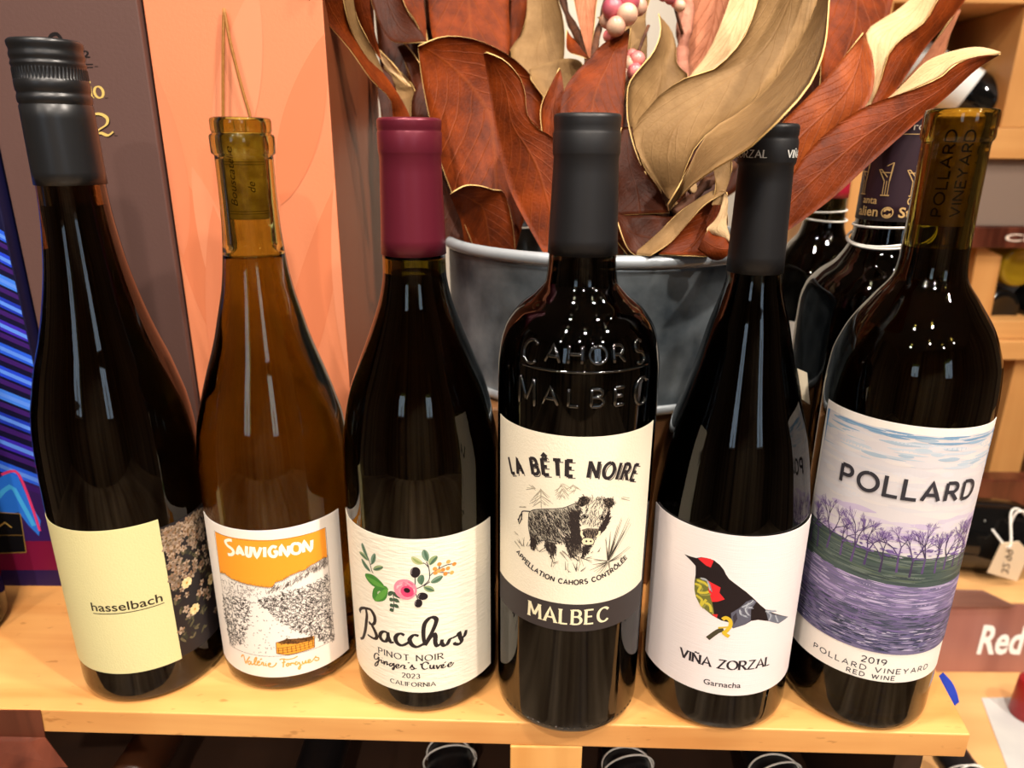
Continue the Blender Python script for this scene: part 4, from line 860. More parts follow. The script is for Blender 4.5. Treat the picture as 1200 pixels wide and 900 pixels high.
oo, oc = carton('gift_box', x0, x1, YO, YO + .155, .41, M['box_orange'], 'tall peach orange gift box with tone on tone leaf pattern behind the amber bottle', M['box_side'])
ik = Ink(facemap(YO), 400)
def petal(ax, ay, bx, by, w, col, lay):
    A, Bq = [Vector(p) for p in px2face([(ax, ay), (bx, by)], YO)]; d = Bq - A; n = Vector((-d.y, d.x)).normalized(); L = []; Rr = []
    for k in range(17):
        t = k / 16; s = w * math.sin(PI * t) ** .75 * (1 - .25 * t); c = A + d * t; L.append(tuple(c + n * s)); Rr.append(tuple(c - n * s))
    P = [(min(max(u, x0 * 1000 + .6), x1 * 1000 - .6), min(v, 409)) for u, v in L + Rr[::-1][1:-1]]
    ik.poly(P, col, lay)
for i, a in enumerate([(300, 470, 190, 170, 16), (300, 430, 225, 195, 13), (250, 480, 330, 190, 15), (330, 500, 402, 200, 13), (420, 470, 398, 165, 12), (215, 300, 170, 60, 13), (330, 240, 380, 40, 13), (260, 210, 300, -20, 14), (280, 520, 250, 240, 14)]):
    petal(*a, [(216, 124, 84), (226, 142, 104), (218, 130, 92)][i % 3], 1 + i)
o = ik.build('leaf_pattern', None); o.parent = oo; o.matrix_parent_inverse = Matrix.Translation(-oo.location)
# pale wooden pick loop standing behind the amber bottle: bent strip leaning on the peach box
M['raffia'] = mat('raffia', (150, 100, 40), 0.6, bump=(400, .3))
pk = [atY(263, 190, YO - .004), atY(261.5, 136, YO - .004), atY(261.5, 60, YO - .004), atY(262.5, 10, YO - .0025)]
pk2 = [atY(262.5, 10, YO - .0025), atY(270, 50, YO - .004), atY(284, 105, YO - .004), atY(293, 136, YO - .004), atY(300, 175, YO - .004)]
V, F = tube_data(catmull(pk, 5), .0009, 8); tube_data(catmull(pk2, 5), .0009, 8, V, F)
tag(mesh('raffia_loop', V, F, M['raffia']), 'thin straw loop standing up against the peach box above the amber bottle', 'raffia')
# ------------------------------------------------------------------ riser and zinc tub
BX, BY, BR, BZ = .065, .518, .115, .231
TB = .110; TZ0 = .1310
tag(box('riser_block', (-.05, .425, .0002), (.165, .62, .1308), M['riser'], None, .0015), 'brown wooden riser block under the zinc tub', 'riser')
tub = empty('zinc_tub', (BX, BY, TZ0), 'weathered galvanised zinc tub holding the dried magnolia leaves', 'tub')
hz = BZ - TZ0
lathe('tub_wall', [(0, .0), (TB - .003, .0), (TB, .001), (TB + .001, .004), (TB, .007), (TB - .0006, .009), (BR - .004, hz - .010), (BR - .0032, hz - .008), (BR - .0055, hz - .008), (TB - .003, .010), (0, .006)], M['zinc'], tub, 128)
lathe('rolled_rim', [(BR - .003 + .0035 * math.cos(a), hz - .0035 + .0038 * math.sin(a)) for a in [2 * PI * k / 12 for k in range(12)]], M['zinc_rim'], tub, 128, closed=True)
lathe('base_bead', [(TB + .0022 * math.cos(a), .0045 + .003 * math.sin(a)) for a in [2 * PI * k / 10 for k in range(10)]], M['zinc_rim'], tub, 128, closed=True)
# ------------------------------------------------------------------ dried magnolia leaves
def leaf_mat(name, c1, c2, cv, rough, bump):
    m = bpy.data.materials.new(name); m.use_nodes = True; nt = m.node_tree; p = nt.nodes['Principled BSDF']; L = nt.links.new
    uv = nt.nodes.new('ShaderNodeAttribute'); uv.attribute_name = 'leaf_uv'
    sx = nt.nodes.new('ShaderNodeSeparateXYZ'); L(uv.outputs['Vector'], sx.inputs[0])
    ab = nt.nodes.new('ShaderNodeMath'); ab.operation = 'ABSOLUTE'; L(sx.outputs[0], ab.inputs[0])   # |u|, u in -1..1
    md = nt.nodes.new('ShaderNodeMath'); md.operation = 'MULTIPLY'; md.inputs[1].default_value = -.28; L(ab.outputs[0], md.inputs[0])
    ad = nt.nodes.new('ShaderNodeMath'); L(sx.outputs[1], ad.inputs[0]); L(md.outputs[0], ad.inputs[1])
    tc = nt.nodes.new('ShaderNodeTexCoord')
    n0 = nt.nodes.new('ShaderNodeTexNoise'); n0.inputs['Scale'].default_value = 40; L(tc.outputs['Object'], n0.inputs['Vector'])
    w0 = nt.nodes.new('ShaderNodeMath'); w0.operation = 'MULTIPLY_ADD'; w0.inputs[1].default_value = .06; L(n0.outputs[0], w0.inputs[0]); L(ad.outputs[0], w0.inputs[2])
    fr = nt.nodes.new('ShaderNodeMath'); fr.operation = 'MULTIPLY'; fr.inputs[1].default_value = 11; L(w0.outputs[0], fr.inputs[0])
    f2 = nt.nodes.new('ShaderNodeMath'); f2.operation = 'FRACT'; L(fr.outputs[0], f2.inputs[0])
    f3 = nt.nodes.new('ShaderNodeMath'); f3.operation = 'PINGPONG'; f3.inputs[1].default_value = .5; L(f2.outputs[0], f3.inputs[0])
    vr = nt.nodes.new('ShaderNodeMapRange'); vr.inputs[1].default_value = 0; vr.inputs[2].default_value = .07; vr.inputs[3].default_value = 1; vr.inputs[4].default_value = 0; L(f3.outputs[0], vr.inputs[0])
    mr = nt.nodes.new('ShaderNodeMapRange'); mr.inputs[1].default_value = .0; mr.inputs[2].default_value = .06; mr.inputs[3].default_value = 1; mr.inputs[4].default_value = 0; L(ab.outputs[0], mr.inputs[0])
    vm = nt.nodes.new('ShaderNodeMath'); vm.operation = 'MAXIMUM'; L(vr.outputs[0], vm.inputs[0]); L(mr.outputs[0], vm.inputs[1])
    n = nt.nodes.new('ShaderNodeTexNoise'); n.inputs['Scale'].default_value = 55; n.inputs['Detail'].default_value = 6; n.inputs['Roughness'].default_value = .65; L(tc.outputs['Object'], n.inputs['Vector'])
    r = nt.nodes.new('ShaderNodeValToRGB'); r.color_ramp.elements[0].position = .34; r.color_ramp.elements[1].position = .68
    r.color_ramp.elements[0].color = lin(c1); r.color_ramp.elements[1].color = lin(c2); L(n.outputs[0], r.inputs[0])
    mx = nt.nodes.new('ShaderNodeMixRGB'); mx.inputs[2].default_value = lin(cv); L(r.outputs[0], mx.inputs[1])
    vs = nt.nodes.new('ShaderNodeMath'); vs.operation = 'MULTIPLY'; vs.inputs[1].default_value = .35; L(vm.outputs[0], vs.inputs[0]); L(vs.outputs[0], mx.inputs[0])
    L(mx.outputs[0], p.inputs['Base Color'])
    n2 = nt.nodes.new('ShaderNodeTexVoronoi'); n2.feature = 'DISTANCE_TO_EDGE'; n2.inputs['Scale'].default_value = 420; L(tc.outputs['Object'], n2.inputs['Vector'])
    hs = nt.nodes.new('ShaderNodeMath'); hs.operation = 'MULTIPLY_ADD'; hs.inputs[1].default_value = .8; L(n2.outputs[0], hs.inputs[0]); L(vm.outputs[0], hs.inputs[2])
    b = nt.nodes.new('ShaderNodeBump'); b.inputs['Strength'].default_value = bump; b.inputs['Distance'].default_value = .0008; L(hs.outputs[0], b.inputs['Height']); L(b.outputs[0], p.inputs['Normal'])
    p.inputs['Roughness'].default_value = rough; p.inputs['Specular IOR Level'].default_value = .14
    p.inputs['Sheen Weight'].default_value = .0
    return m
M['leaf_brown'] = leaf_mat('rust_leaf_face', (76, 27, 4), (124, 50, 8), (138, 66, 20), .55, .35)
M['leaf_shaded'] = leaf_mat('shaded_rust_leaf_face', (48, 18, 5), (72, 29, 8), (84, 40, 16), .5, .3)  # rust face darkened to carry the shade deep in the bunch
M['leaf_red'] = leaf_mat('russet_leaf_face', (116, 50, 18), (148, 72, 30), (100, 44, 18), .5, .45)
M['leaf_tan'] = leaf_mat('tan_leaf_underside', (118, 90, 56), (140, 110, 72), (130, 98, 62), .6, .3)
M['leaf_cream'] = leaf_mat('cream_leaf_underside', (190, 156, 114), (210, 178, 134), (184, 146, 102), .55, .5)
M['leaf_pink'] = leaf_mat('pinkish_brown_leaf', (150, 90, 62), (176, 114, 84), (134, 74, 52), .55, .6)
M['leaf_rim'] = mat('pale_leaf_edge', (224, 184, 116), 0.5)
M['twig'] = mat('dark_twig', (70, 38, 22), 0.7, bump=(200, .6), var=((110, 66, 40), 120, 4))
M['bark'] = mat('pink_grey_bark', (190, 128, 104), 0.7, bump=(160, .9), var=((150, 90, 70), 90, 4))
bouquet = empty('dried_magnolia_bouquet', (BX, BY, .215), 'bunch of dried brown and tan magnolia leaves standing in the zinc tub', 'dried leaves')
def leaf(Lp, Rp, tL, tR, cup, front, back='leaf_tan', thick=.0007, wav=.0, n=26, m=10, ripple=0, rim='leaf_rim'):
    """Lp/Rp: the leaf's two edges from tip to base as seen; tL/tR: (tip, base) distances; cup >0 sinks the middle away"""
    def edge(P, t):
        N = len(P); Q = [at(x, y, t[0] + (t[1] - t[0]) * i / (N - 1) + (t[2] * math.sin(PI * i / (N - 1)) if len(t) > 2 else 0)) for i, (x, y) in enumerate(P)]
        return resample(catmull(Q, 6), n + 1)
    if Lp[0][1] < 0 and Rp[0][1] < 0:   # the leaf runs out of the picture: carry both edges on to a shared tip
        dx = ((Lp[0][0] - Lp[1][0]) + (Rp[0][0] - Rp[1][0])) * .6; w_ = abs(Rp[0][0] - Lp[0][0])
        tip = ((Lp[0][0] + Rp[0][0]) / 2 + dx, min(Lp[0][1], Rp[0][1]) - 40 - w_ * .8)
        Lp = [tip] + Lp; Rp = [tip] + Rp
    A, Bq = edge(Lp, tL), edge(Rp, tR)
    grid = []; view = FWD
    for i in range(n + 1):
        a, b = A[i], Bq[i]; w = (b - a).length; row = []
        s = math.sin(PI * min(1, i / n * .96 + .04)); ph = random.random() * .0
        for j in range(m + 1):
            u = j / m; c = 4 * u * (1 - u)
            p = a.lerp(b, u) + (a + (b - a) * .5 - EYE).normalized() * (cup * w * c * (.35 + .65 * s))
            if wav: p = p + view * (wav * math.sin(i / n * 9 + u * 3 + Lp[0][0]) * (abs(2 * u - 1) ** 1.5))
            row.append(p)
        grid.append(row)
    V, F, MI, UV = [], [], [], []
    W = m + 1; K = (n + 1) * W
    nrm = []
    for i in range(n + 1):
        for j in range(W):
            du = grid[i][min(j + 1, m)] - grid[i][max(j - 1, 0)]; dv = grid[min(i + 1, n)][j] - grid[max(i - 1, 0)][j]
            nn = du.cross(dv); nn = nn.normalized() if nn.length > 1e-12 else -view
            nrm.append(nn)
    av = sum((x.dot((grid[n // 2][m // 2] - EYE)) for x in nrm))
    sg = -1 if av > 0 else 1            # make nrm face the eye side
    for sgn in (1, -1):
        for i in range(n + 1):
            for j in range(W):
                V.append(grid[i][j] + nrm[i * W + j] * (sg * sgn * thick / 2)); UV.append((2 * j / m - 1, i / n, 0))
    for i in range(n):
        for j in range(m):
            a, b, c, d = i * W + j, i * W + j + 1, (i + 1) * W + j + 1, (i + 1) * W + j
            f = (a, b, c, d) if sg > 0 else (d, c, b, a)
            F.append(f); MI.append(0); F.append(tuple(K + q_ for q_ in reversed(f))); MI.append(1)
    bd_ = [(i * W, (i + 1) * W) for i in range(n)] + [((i + 1) * W + m, i * W + m) for i in range(n)] + [(j + 1, j) for j in range(m)] + [(n * W + j, n * W + j + 1) for j in range(m)]
    for a, b in bd_: F.append((a, b, K + b, K + a)); MI.append(2)
    me = bpy.data.meshes.new('leaf'); me.from_pydata([tuple(v) for v in V], [], F); me.update()
    ua = me.attributes.new('leaf_uv', 'FLOAT_VECTOR', 'POINT'); ua.data.foreach_set('vector', [c for t in UV for c in t])
    o = link('leaf', me, [M[front], M[back], M[rim]], bouquet, True)
    o.matrix_parent_inverse = Matrix.Translation(-bouquet.location)
    for p, k in zip(me.polygons, MI): p.material_index = k
    return o
LEAVES = [
 # --- far back fill: dark leaves added to stop pale wall showing
 ([(505, -40), (500, 40), (505, 120), (540, 230)], [(640, -40), (640, 40), (620, 120), (590, 230)], (.60, .54), (.60, .54), .12, 'leaf_shaded', 'leaf_tan'),
 ([(470, 30), (480, 100), (500, 170), (540, 240)], [(600, 40), (600, 110), (590, 180), (570, 240)], (.56, .53), (.56, .53), .1, 'leaf_shaded', 'leaf_tan'),
 ([(600, 95), (612, 150), (630, 220), (650, 280)], [(720, 80), (735, 150), (730, 220), (700, 280)], (.57, .52), (.57, .52), .1, 'leaf_shaded', 'leaf_tan'),
 ([(880, 20), (850, 90), (800, 180), (740, 270)], [(1010, 40), (960, 130), (880, 210), (780, 280)], (.58, .53), (.58, .53), .1, 'leaf_shaded', 'leaf_tan'),
 ([(735, 90), (722, 160), (715, 220), (715, 290)], [(800, 100), (810, 180), (800, 240), (770, 290)], (.54, .5), (.54, .5), .1, 'leaf_shaded', 'leaf_tan'),
 ([(436, -40), (440, 20), (446, 80), (462, 150)], [(510, -40), (508, 30), (505, 90), (496, 150)], (.60, .56), (.60, .56), .1, 'leaf_shaded', 'leaf_tan'),
 ([(438, 70), (441, 100), (446, 130), (452, 180)], [(458, 88), (466, 110), (470, 140), (468, 180)], (.50, .49), (.50, .49), .1, 'leaf_shaded', 'leaf_tan'),
 # --- left group
 ([(433, -20), (438, 10), (452, 40), (466, 50), (499, 50)], [(466, -20), (474, 5), (484, 24), (494, 38), (500, 50)], (.50, .49), (.50, .49), .1, 'leaf_shaded', 'leaf_tan'),
 ([(454, -40), (470, 0), (485, 22), (499, 48)], [(494, -40), (496, 0), (499, 28), (501, 50)], (.54, .51), (.54, .51), -.1, 'leaf_brown', 'leaf_tan'),
 ([(499, -60), (502, 0), (508, 48), (530, 95)], [(597, -60), (596, 0), (597, 60), (590, 110)], (.56, .51), (.57, .52), -.06, 'leaf_brown', 'leaf_tan'),
 ([(600, -40), (599, 10), (597, 40), (597, 62)], [(626, -40), (620, 5), (611, 38), (599, 56)], (.565, .54), (.56, .54), .1, 'leaf_brown', 'leaf_tan'),
 ([(612, -60), (618, 0), (612, 40), (598, 60), (612, 100), (630, 140)], [(640, -60), (652, -10), (661, 28), (661, 66), (655, 110), (645, 140)], (.55, .5), (.53, .5), .14, 'leaf_tan', 'leaf_brown'),
 ([(450, 78), (457, 95), (468, 115), (479, 138)], [(470, 84), (482, 98), (487, 112), (483, 138)], (.52, .49), (.51, .49), .2, 'leaf_tan', 'leaf_brown'),
 ([(444, 58), (448, 72), (462, 88), (478, 100)], [(447, 60), (458, 72), (468, 84), (482, 102)], (.505, .5), (.5, .5), .2, 'leaf_cream', 'leaf_brown'),
 ([(466, 54), (474, 72), (482, 92), (489, 106)], [(474, 52), (484, 62), (494, 78), (499, 90)], (.51, .5), (.5, .5), .2, 'leaf_shaded', 'leaf_tan'),
 ([(403, -30), (412, 5), (425, 35), (443, 66)], [(432, -30), (434, 10), (440, 42), (446, 68)], (.42, .455), (.425, .455), -.15, 'leaf_brown', 'leaf_tan'),
 ([(398, -30), (407, 20), (417, 47), (433, 72), (447, 86)], [(408, -30), (418, 18), (431, 46), (441, 66), (449, 86)], (.377, .44), (.386, .445), .2, 'leaf_tan', 'leaf_brown'),
 ([(350, -40), (363, 2), (382, 26), (410, 58), (435, 93), (457, 115), (461, 140), (478, 200)], [(400, -40), (402, 0), (409, 22), (418, 48), (434, 73), (452, 90), (480, 136), (500, 200)], (.362, .455), (.375, .46), -.10, 'leaf_brown', 'leaf_tan'),
 ([(499, 90), (486, 108), (482, 135), (490, 200), (515, 282)], [(503, 90), (535, 120), (565, 180), (585, 240), (590, 290)], (.50, .48), (.50, .48), .12, 'leaf_shaded', 'leaf_tan'),
 ([(490, 54), (494, 90), (504, 140), (520, 200), (558, 296)], [(491, 53), (522, 43), (560, 48), (598, 66), (622, 88), (636, 112), (630, 190), (604, 296)], (.455, .465), (.45, .475, .02), .16, 'leaf_brown', 'leaf_tan'),
 ([(567, 62), (574, 110), (582, 160), (592, 205), (606, 240), (636, 296)], [(570, 62), (592, 72), (610, 92), (616, 112), (617, 130), (628, 148), (650, 163), (672, 200), (680, 296)], (.435, .435), (.425, .435, -.01), -.08, 'leaf_brown', 'leaf_tan'),
 ([(528, 227), (534, 244), (541, 262), (546, 296)], [(529, 226), (545, 218), (562, 218), (578, 222), (591, 226), (600, 260), (604, 296)], (.45, .475), (.435, .46), -.06, 'leaf_brown', 'leaf_tan'),
 ([(480, 190), (500, 215), (520, 235), (530, 290)], [(484, 180), (512, 200), (535, 232), (548, 292)], (.48, .49), (.48, .49), .1, 'leaf_shaded', 'leaf_tan'),
 # --- centre
 ([(620, 83), (640, 74), (660, 68.5), (674, 70), (682, 75), (684, 84)], [(622, 92), (636, 112), (648, 128), (664, 130), (676, 112), (684, 86)], (.49, .47), (.48, .46), .15, 'leaf_tan', 'leaf_tan'),
 ([(664, 36), (664, 50), (668, 62), (689, 68)], [(665, 36), (672, 46), (682, 58), (691, 68)], (.48, .46), (.48, .46), -.1, 'leaf_brown', 'leaf_tan'),
 ([(666, -40), (673, 0), (681, 36), (689, 68)], [(706, -40), (699, 4), (696, 34), (691, 68)], (.52, .47), (.52, .47), .25, 'leaf_pink', 'leaf_tan'),
 ([(655, 80), (643, 104), (634, 126), (635, 152), (642, 180), (655, 220)], [(656, 80), (659, 95), (662, 120), (662, 150), (665, 180), (668, 220)], (.45, .43), (.455, .44), .12, 'leaf_brown', 'leaf_tan'),
 ([(738.5, 33), (723, 44), (706, 53), (690, 70), (673, 87), (660, 110), (657, 150), (665, 220)], [(739, 33), (736, 55), (733, 90), (730, 130), (728, 170), (722, 220)], (.455, .43), (.445, .43), -.12, 'leaf_brown', 'leaf_tan'),
 ([(700, 20), (712, 30), (722, 50), (728, 100)], [(738, 15), (742, 30), (738, 60), (732, 100)], (.5, .48), (.5, .48), .1, 'leaf_tan', 'leaf_brown'),
 ([(752, -30), (742, 15), (736, 60), (730, 120)], [(772, -30), (757, 15), (759, 50), (756, 110)], (.51, .48), (.51, .48), .15, 'leaf_tan', 'leaf_brown'),
 ([(771.5, 17), (774, 38), (766, 60), (751, 78), (738, 96), (735, 118), (737, 150), (752, 195), (790, 250)], [(772, 17), (785, 32), (792, 52), (793, 76), (806, 90), (800, 120), (780, 160), (775, 200), (800, 250)], (.455, .415), (.475, .44), .32, 'leaf_tan', 'leaf_brown'),
 ([(812, -40), (808, 20), (804, 60), (800, 88)], [(880, -40), (868, 20), (846, 66), (806, 92)], (.53, .49), (.53, .49), -.12, 'leaf_pink', 'leaf_tan'),
 ([(868, -40), (852, 10), (830, 60), (806, 92)], [(905, -40), (884, 14), (862, 56), (820, 92)], (.50, .47), (.50, .47), -.2, 'leaf_cream', 'leaf_tan'),
 # big tan sweeping leaf, two halves about its fold
 ([(900, -40), (889, 0), (875, 38), (858, 62), (834, 83), (806, 91), (775, 110), (754, 134), (742, 150), (748, 178), (768, 208), (784, 232)], [(975, -40), (958, 0), (942, 40), (922, 74), (897, 106), (866, 132), (834, 152), (815, 172), (806, 190), (800, 205), (795, 220), (787, 234)], (.385, .395), (.425, .39, -.03), .06, 'leaf_tan', 'leaf_brown'),
 ([(960, -40), (958, 0), (942, 40), (922, 74), (897, 106), (866, 132), (834, 152), (815, 180), (800, 210), (782, 240)], [(974, -40), (972, 15), (966, 56), (950, 96), (926, 127), (900, 153), (872, 178), (838, 198), (808, 220), (784, 246)], (.42, .33, -.03), (.395, .355, -.122), .05, 'leaf_tan', 'leaf_brown'),
 # --- right group
 ([(965, -40), (966, 20), (962, 60), (958, 110), (935, 150)], [(1048, -40), (1043, 10), (1030, 50), (1000, 90), (950, 150)], (.53, .47), (.55, .49), -.1, 'leaf_brown', 'leaf_tan'),
 ([(1122, 10), (1102, 40), (1082, 68), (1055, 100)], [(1126, 12), (1112, 45), (1104, 66), (1075, 92)], (.56, .52), (.56, .52), .1, 'leaf_pink', 'leaf_tan'),
 ([(1112, -40), (1055, 9), (1031, 24), (1014, 40), (1022, 69), (1021, 100), (1012, 128)], [(1122, -40), (1097, 2), (1082, 27), (1056, 46), (1041, 64), (1033, 92), (1022, 128)], (.50, .48), (.49, .475), .10, 'leaf_cream', 'leaf_brown'),
 ([(1118, -40), (1097, 2), (1082, 27), (1056, 46), (1041, 64), (1033, 92), (1018, 130), (985, 200)], [(1160, -40), (1131, 0), (1112, 24), (1088, 51), (1067, 81), (1046, 111), (1030, 130), (1000, 205)], (.491, .47), (.52, .47), -.12, 'leaf_brown', 'leaf_tan'),
 ([(1011, 39), (992, 63), (968, 92), (938, 122), (918, 142), (905, 165), (890, 210)], [(1012, 39), (1021, 65), (1023, 96), (1014, 124), (986, 152), (945, 190), (905, 240)], (.455, .43), (.465, .44), -.12, 'leaf_red', 'leaf_tan'),
 ([(1172, 62), (1148, 57), (1127, 58), (1103, 64), (1084, 74), (1060, 98), (1036, 120)], [(1172, 63), (1142, 67), (1118, 76), (1100, 91), (1064, 107), (1050, 112), (1030, 122)], (.40, .405), (.386, .384), .08, 'leaf_cream', 'leaf_brown'),
 ([(1171, 63), (1142, 67), (1118, 77), (1100, 92), (1064, 107.5), (1016, 124), (980, 147), (950, 174), (928, 205), (905, 250)], [(1171, 64), (1144, 81), (1112, 111), (1070, 147), (1019, 192), (980, 228), (945, 255), (920, 272), (900, 280), (880, 285)], (.385, .375), (.39, .372), -.08, 'leaf_brown', 'leaf_tan'),
 # --- low, at the rim
 ([(712, 235), (716, 260), (722, 280), (735, 299)], [(782, 232), (800, 250), (808, 275), (790, 299)], (.435, .425), (.435, .425), .1, 'leaf_shaded', 'leaf_tan'),
 ([(640, 225), (650, 250), (660, 280), (665, 299)], [(725, 215), (735, 240), (735, 270), (730, 299)], (.455, .43), (.455, .43), .1, 'leaf_shaded', 'leaf_tan'),
 ([(728, 150), (722, 190), (720, 225), (716, 252)], [(741, 148), (752, 190), (772, 220), (784, 250)], (.425, .415), (.425, .41), .15, 'leaf_shaded', 'leaf_tan'),
 ([(722, 251), (735, 252), (760, 253), (785, 254), (792, 252)], [(722, 254), (734, 290), (752, 302), (775, 300), (793, 256)], (.412, .408), (.405, .405), .05, 'leaf_shaded', 'leaf_tan'),
 ([(742, 298), (770, 274), (798, 247), (834, 224), (850, 224)], [(762, 300), (786, 284), (806, 262), (826, 240), (851, 226)], (.405, .40), (.40, .40), .1, 'leaf_tan', 'leaf_brown'),
 ([(848, 222), (826, 232), (806, 254), (786, 280), (772, 298)], [(850, 223), (851, 245), (852, 268), (836, 298), (812, 300)], (.405, .402), (.41, .40), .22, 'leaf_brown', 'leaf_tan'),
 ([(850, 225), (846, 240), (838, 258), (829, 269), (838, 276), (852, 280)], [(851, 226), (853, 242), (851, 262), (853, 272), (858, 284), (859, 286)], (.398, .394), (.398, .39), -.25, 'leaf_cream', 'leaf_brown'),
 ([(829, 270), (842, 276), (856, 284), (858, 290)], [(818, 292), (832, 303), (848, 303), (858, 292)], (.395, .392), (.395, .392), -.25, 'leaf_brown', 'leaf_tan'),
 ([(835, 190), (838, 205), (838, 222), (835, 240)], [(858, 184), (856, 205), (852, 220), (846, 240)], (.40, .40), (.40, .40), .1, 'leaf_tan', 'leaf_brown'),
]
random.seed(2)
for a in LEAVES: leaf(*a, wav=.0012)
def stick(name, pts, rad, m, label=None):
    sd_ = random.random() * 9
    o = tube(name, [at(*p) for p in pts], lambda t: rad * (1 + .22 * math.sin(t * 17 + sd_) + .12 * math.sin(t * 41 + sd_)), m, bouquet, 9, 8); o.matrix_parent_inverse = Matrix.Translation(-bouquet.location)
    if label: o['label'] = label
    return o
stick('twig', [(812, 143, .412), (815, 156, .412), (803, 178, .411), (794, 196, .411), (784, 222, .412), (775, 262, .42)], .0040, M['twig'])
stick('twig', [(800, 141, .409), (812, 147, .410)], .0046, M['twig'])
stick('twig', [(780, 212, .409), (796, 216, .406), (811, 219, .403)], .0035, M['twig'])
stick('twig', [(860, 192, .42), (845, 205, .418), (828, 215, .416), (812, 232, .414), (790, 250, .412)], .003, M['twig'])
o = lathe('cut_end', [(0, 0), (.003, .0004), (.0034, 0), (.003, -.001), (0, -.001)], M['leaf_cream'], bouquet, 14)
o.matrix_parent_inverse = Matrix.Translation(-bouquet.location); o.location = at(812.5, 219.2, .4022); o.rotation_euler = (math.radians(80), 0, math.radians(40))
stick('branch', [(806, -40, .50), (804, 0, .50), (801, 45, .49), (797, 90, .48), (790, 200, .47)], .0052, M['bark'], 'rough pinkish branch')
stick('branch', [(652, -30, .53), (664, 15, .52), (679, 45, .5), (690, 75, .48), (692, 160, .46)], .0028, M['twig'])
stick('branch', [(722, -30, .52), (706, 20, .51), (696, 55, .49), (690, 90, .47), (688, 170, .46)], .0026, M['twig'])
# berry sprigs tucked into the bunch
def berry_mat(name, a, b): return mat(name, a, 0.28, var=(b, 45, 2), coat=.3)
BM = [berry_mat('plum_berry', (150, 40, 78), (206, 110, 120)), berry_mat('peach_berry', (200, 120, 110), (228, 192, 162)), berry_mat('pink_berry', (216, 74, 104), (240, 150, 140))]
def sprig(text, pts, stem):
    b0 = at(*stem[-1]); r = empty('berry_sprig', b0, text, 'berries', 'berry sprigs among the leaves')
    inv = Matrix.Translation(-b0)
    o = tube('stem', [at(*p) for p in stem], .0011, M['twig'], r, 7); o.matrix_parent_inverse = inv
    for i, (x, y, t, rad, k) in enumerate(pts):
        c = at(x, y, t)
        o = lathe('berry', [(rad * math.sin(PI * j / 14), -rad * math.cos(PI * j / 14) * (1 + .06 * (j == 14))) if 0 < j < 14 else (0, -rad if j == 0 else rad * 1.05) for j in range(15)], BM[k], r, 22)
        o.matrix_parent_inverse = inv; o.location = c; o.rotation_euler = (random.uniform(-.8, .8), random.uniform(-.8, .8), 0)
        q_ = at(*stem[min(len(stem) - 1, 1)])
        o = tube('stalk', [c, (c + q_) / 2 + Vector((0, .004, .002)), q_], .0006, M['twig'], r, 6); o.matrix_parent_inverse = inv
sprig('sprig of large plum and peach berries at the top of the leaves', [(718, 10, .44, .0066, 0), (735, 17, .437, .0066, 1), (722, 31, .438, .0060, 1), (738, 2, .44, .0062, 0), (748, 8, .445, .0056, 1), (712, 24, .448, .005, 1), (714, 42, .45, .004, 2)], [(728, -25, .45), (726, 8, .448), (715, 50, .455), (700, 110, .46)])
sprig('sprig of small pink berries half hidden behind the pointed brown leaf', [(746, 70, .455, .0054, 2), (737, 76, .457, .0056, 1), (744, 84, .453, .0052, 2), (733, 88, .458, .005, 1), (740, 66, .46, .0046, 2)], [(760, 30, .47), (742, 78, .463), (735, 110, .47), (725, 160, .47)])
sprig('sprig of pale red berries at the frame top beside the rough branch', [(786, -3, .47, .0045, 0), (793, 2, .472, .0042, 2), (778, -6, .473, .0042, 0), (797, 7, .47, .0038, 1)], [(800, -40, .48), (790, -2, .476), (800, 40, .485)])
# ------------------------------------------------------------------ darker bottles standing behind the right of the row
def string_loops(root, rings, name='string', rad=.0007):
    V, F = [], []
    for (cx, cy, z, r, tilt, ph) in rings:
        P = [Vector((cx + r * math.cos(a), cy + r * math.sin(a), z + tilt * math.cos(a - ph))) for a in [2 * PI * k / 40 for k in range(41)]]
        tube_data(P, rad, 6, V, F)
    return mesh(name, V, F, M['string'], root)
BORD = [(.006, .0378), (.03, .038), (.17, .038), (.187, .0372), (.199, .0345), (.209, .0298), (.218, .0235), (.2265, .0172), (.236, .0149), (.25, .0144), (.27, .0141), (.292, .0138)]
BORDT = [(.293, .0138), (.2938, .0146), (.2975, .0147), (.2985, .014), (.2993, .0139)]
M['cap_purple'] = mat('aubergine_capsule', (46, 26, 36), .45, spec=.5); M['cap_red'] = mat('red_capsule', (170, 26, 52), .4)
r2 = bottle((.2265, .435), 0, [(.006, .045), (.03, .0455), (.182, .0455), (.1974, .0451), (.2086, .0426), (.2172, .0364), (.2254, .0270), (.2377, .0208), (.25, .0194), (.27, .0190), (.304, .0184)], .0455, .3092, .0115, M['g_black'], M['wine_red'], .245, 'large dark bottle with an aubergine gold-printed capsule and white neck string', finish=[(.3045, .0186), (.308, .0186)], seg=72)
zc = .2500
cpp = capsule(r2, ring_pts(zc, .0199, .3075, .0191) + [(.3095, .0191)], M['cap_purple'], seg=72)
ik = Ink(wrap(.0197, .0004), 1.0); GD = (196, 160, 104)
for z in (306.2, 297.6): ik.stroke([(-38 + k, z) for k in range(70)], .4, GD, 1)
font(ik, 'Prod AO Prod AO Prod', -36.5, 299.8, 66, 4.2, (206, 190, 170), 1)
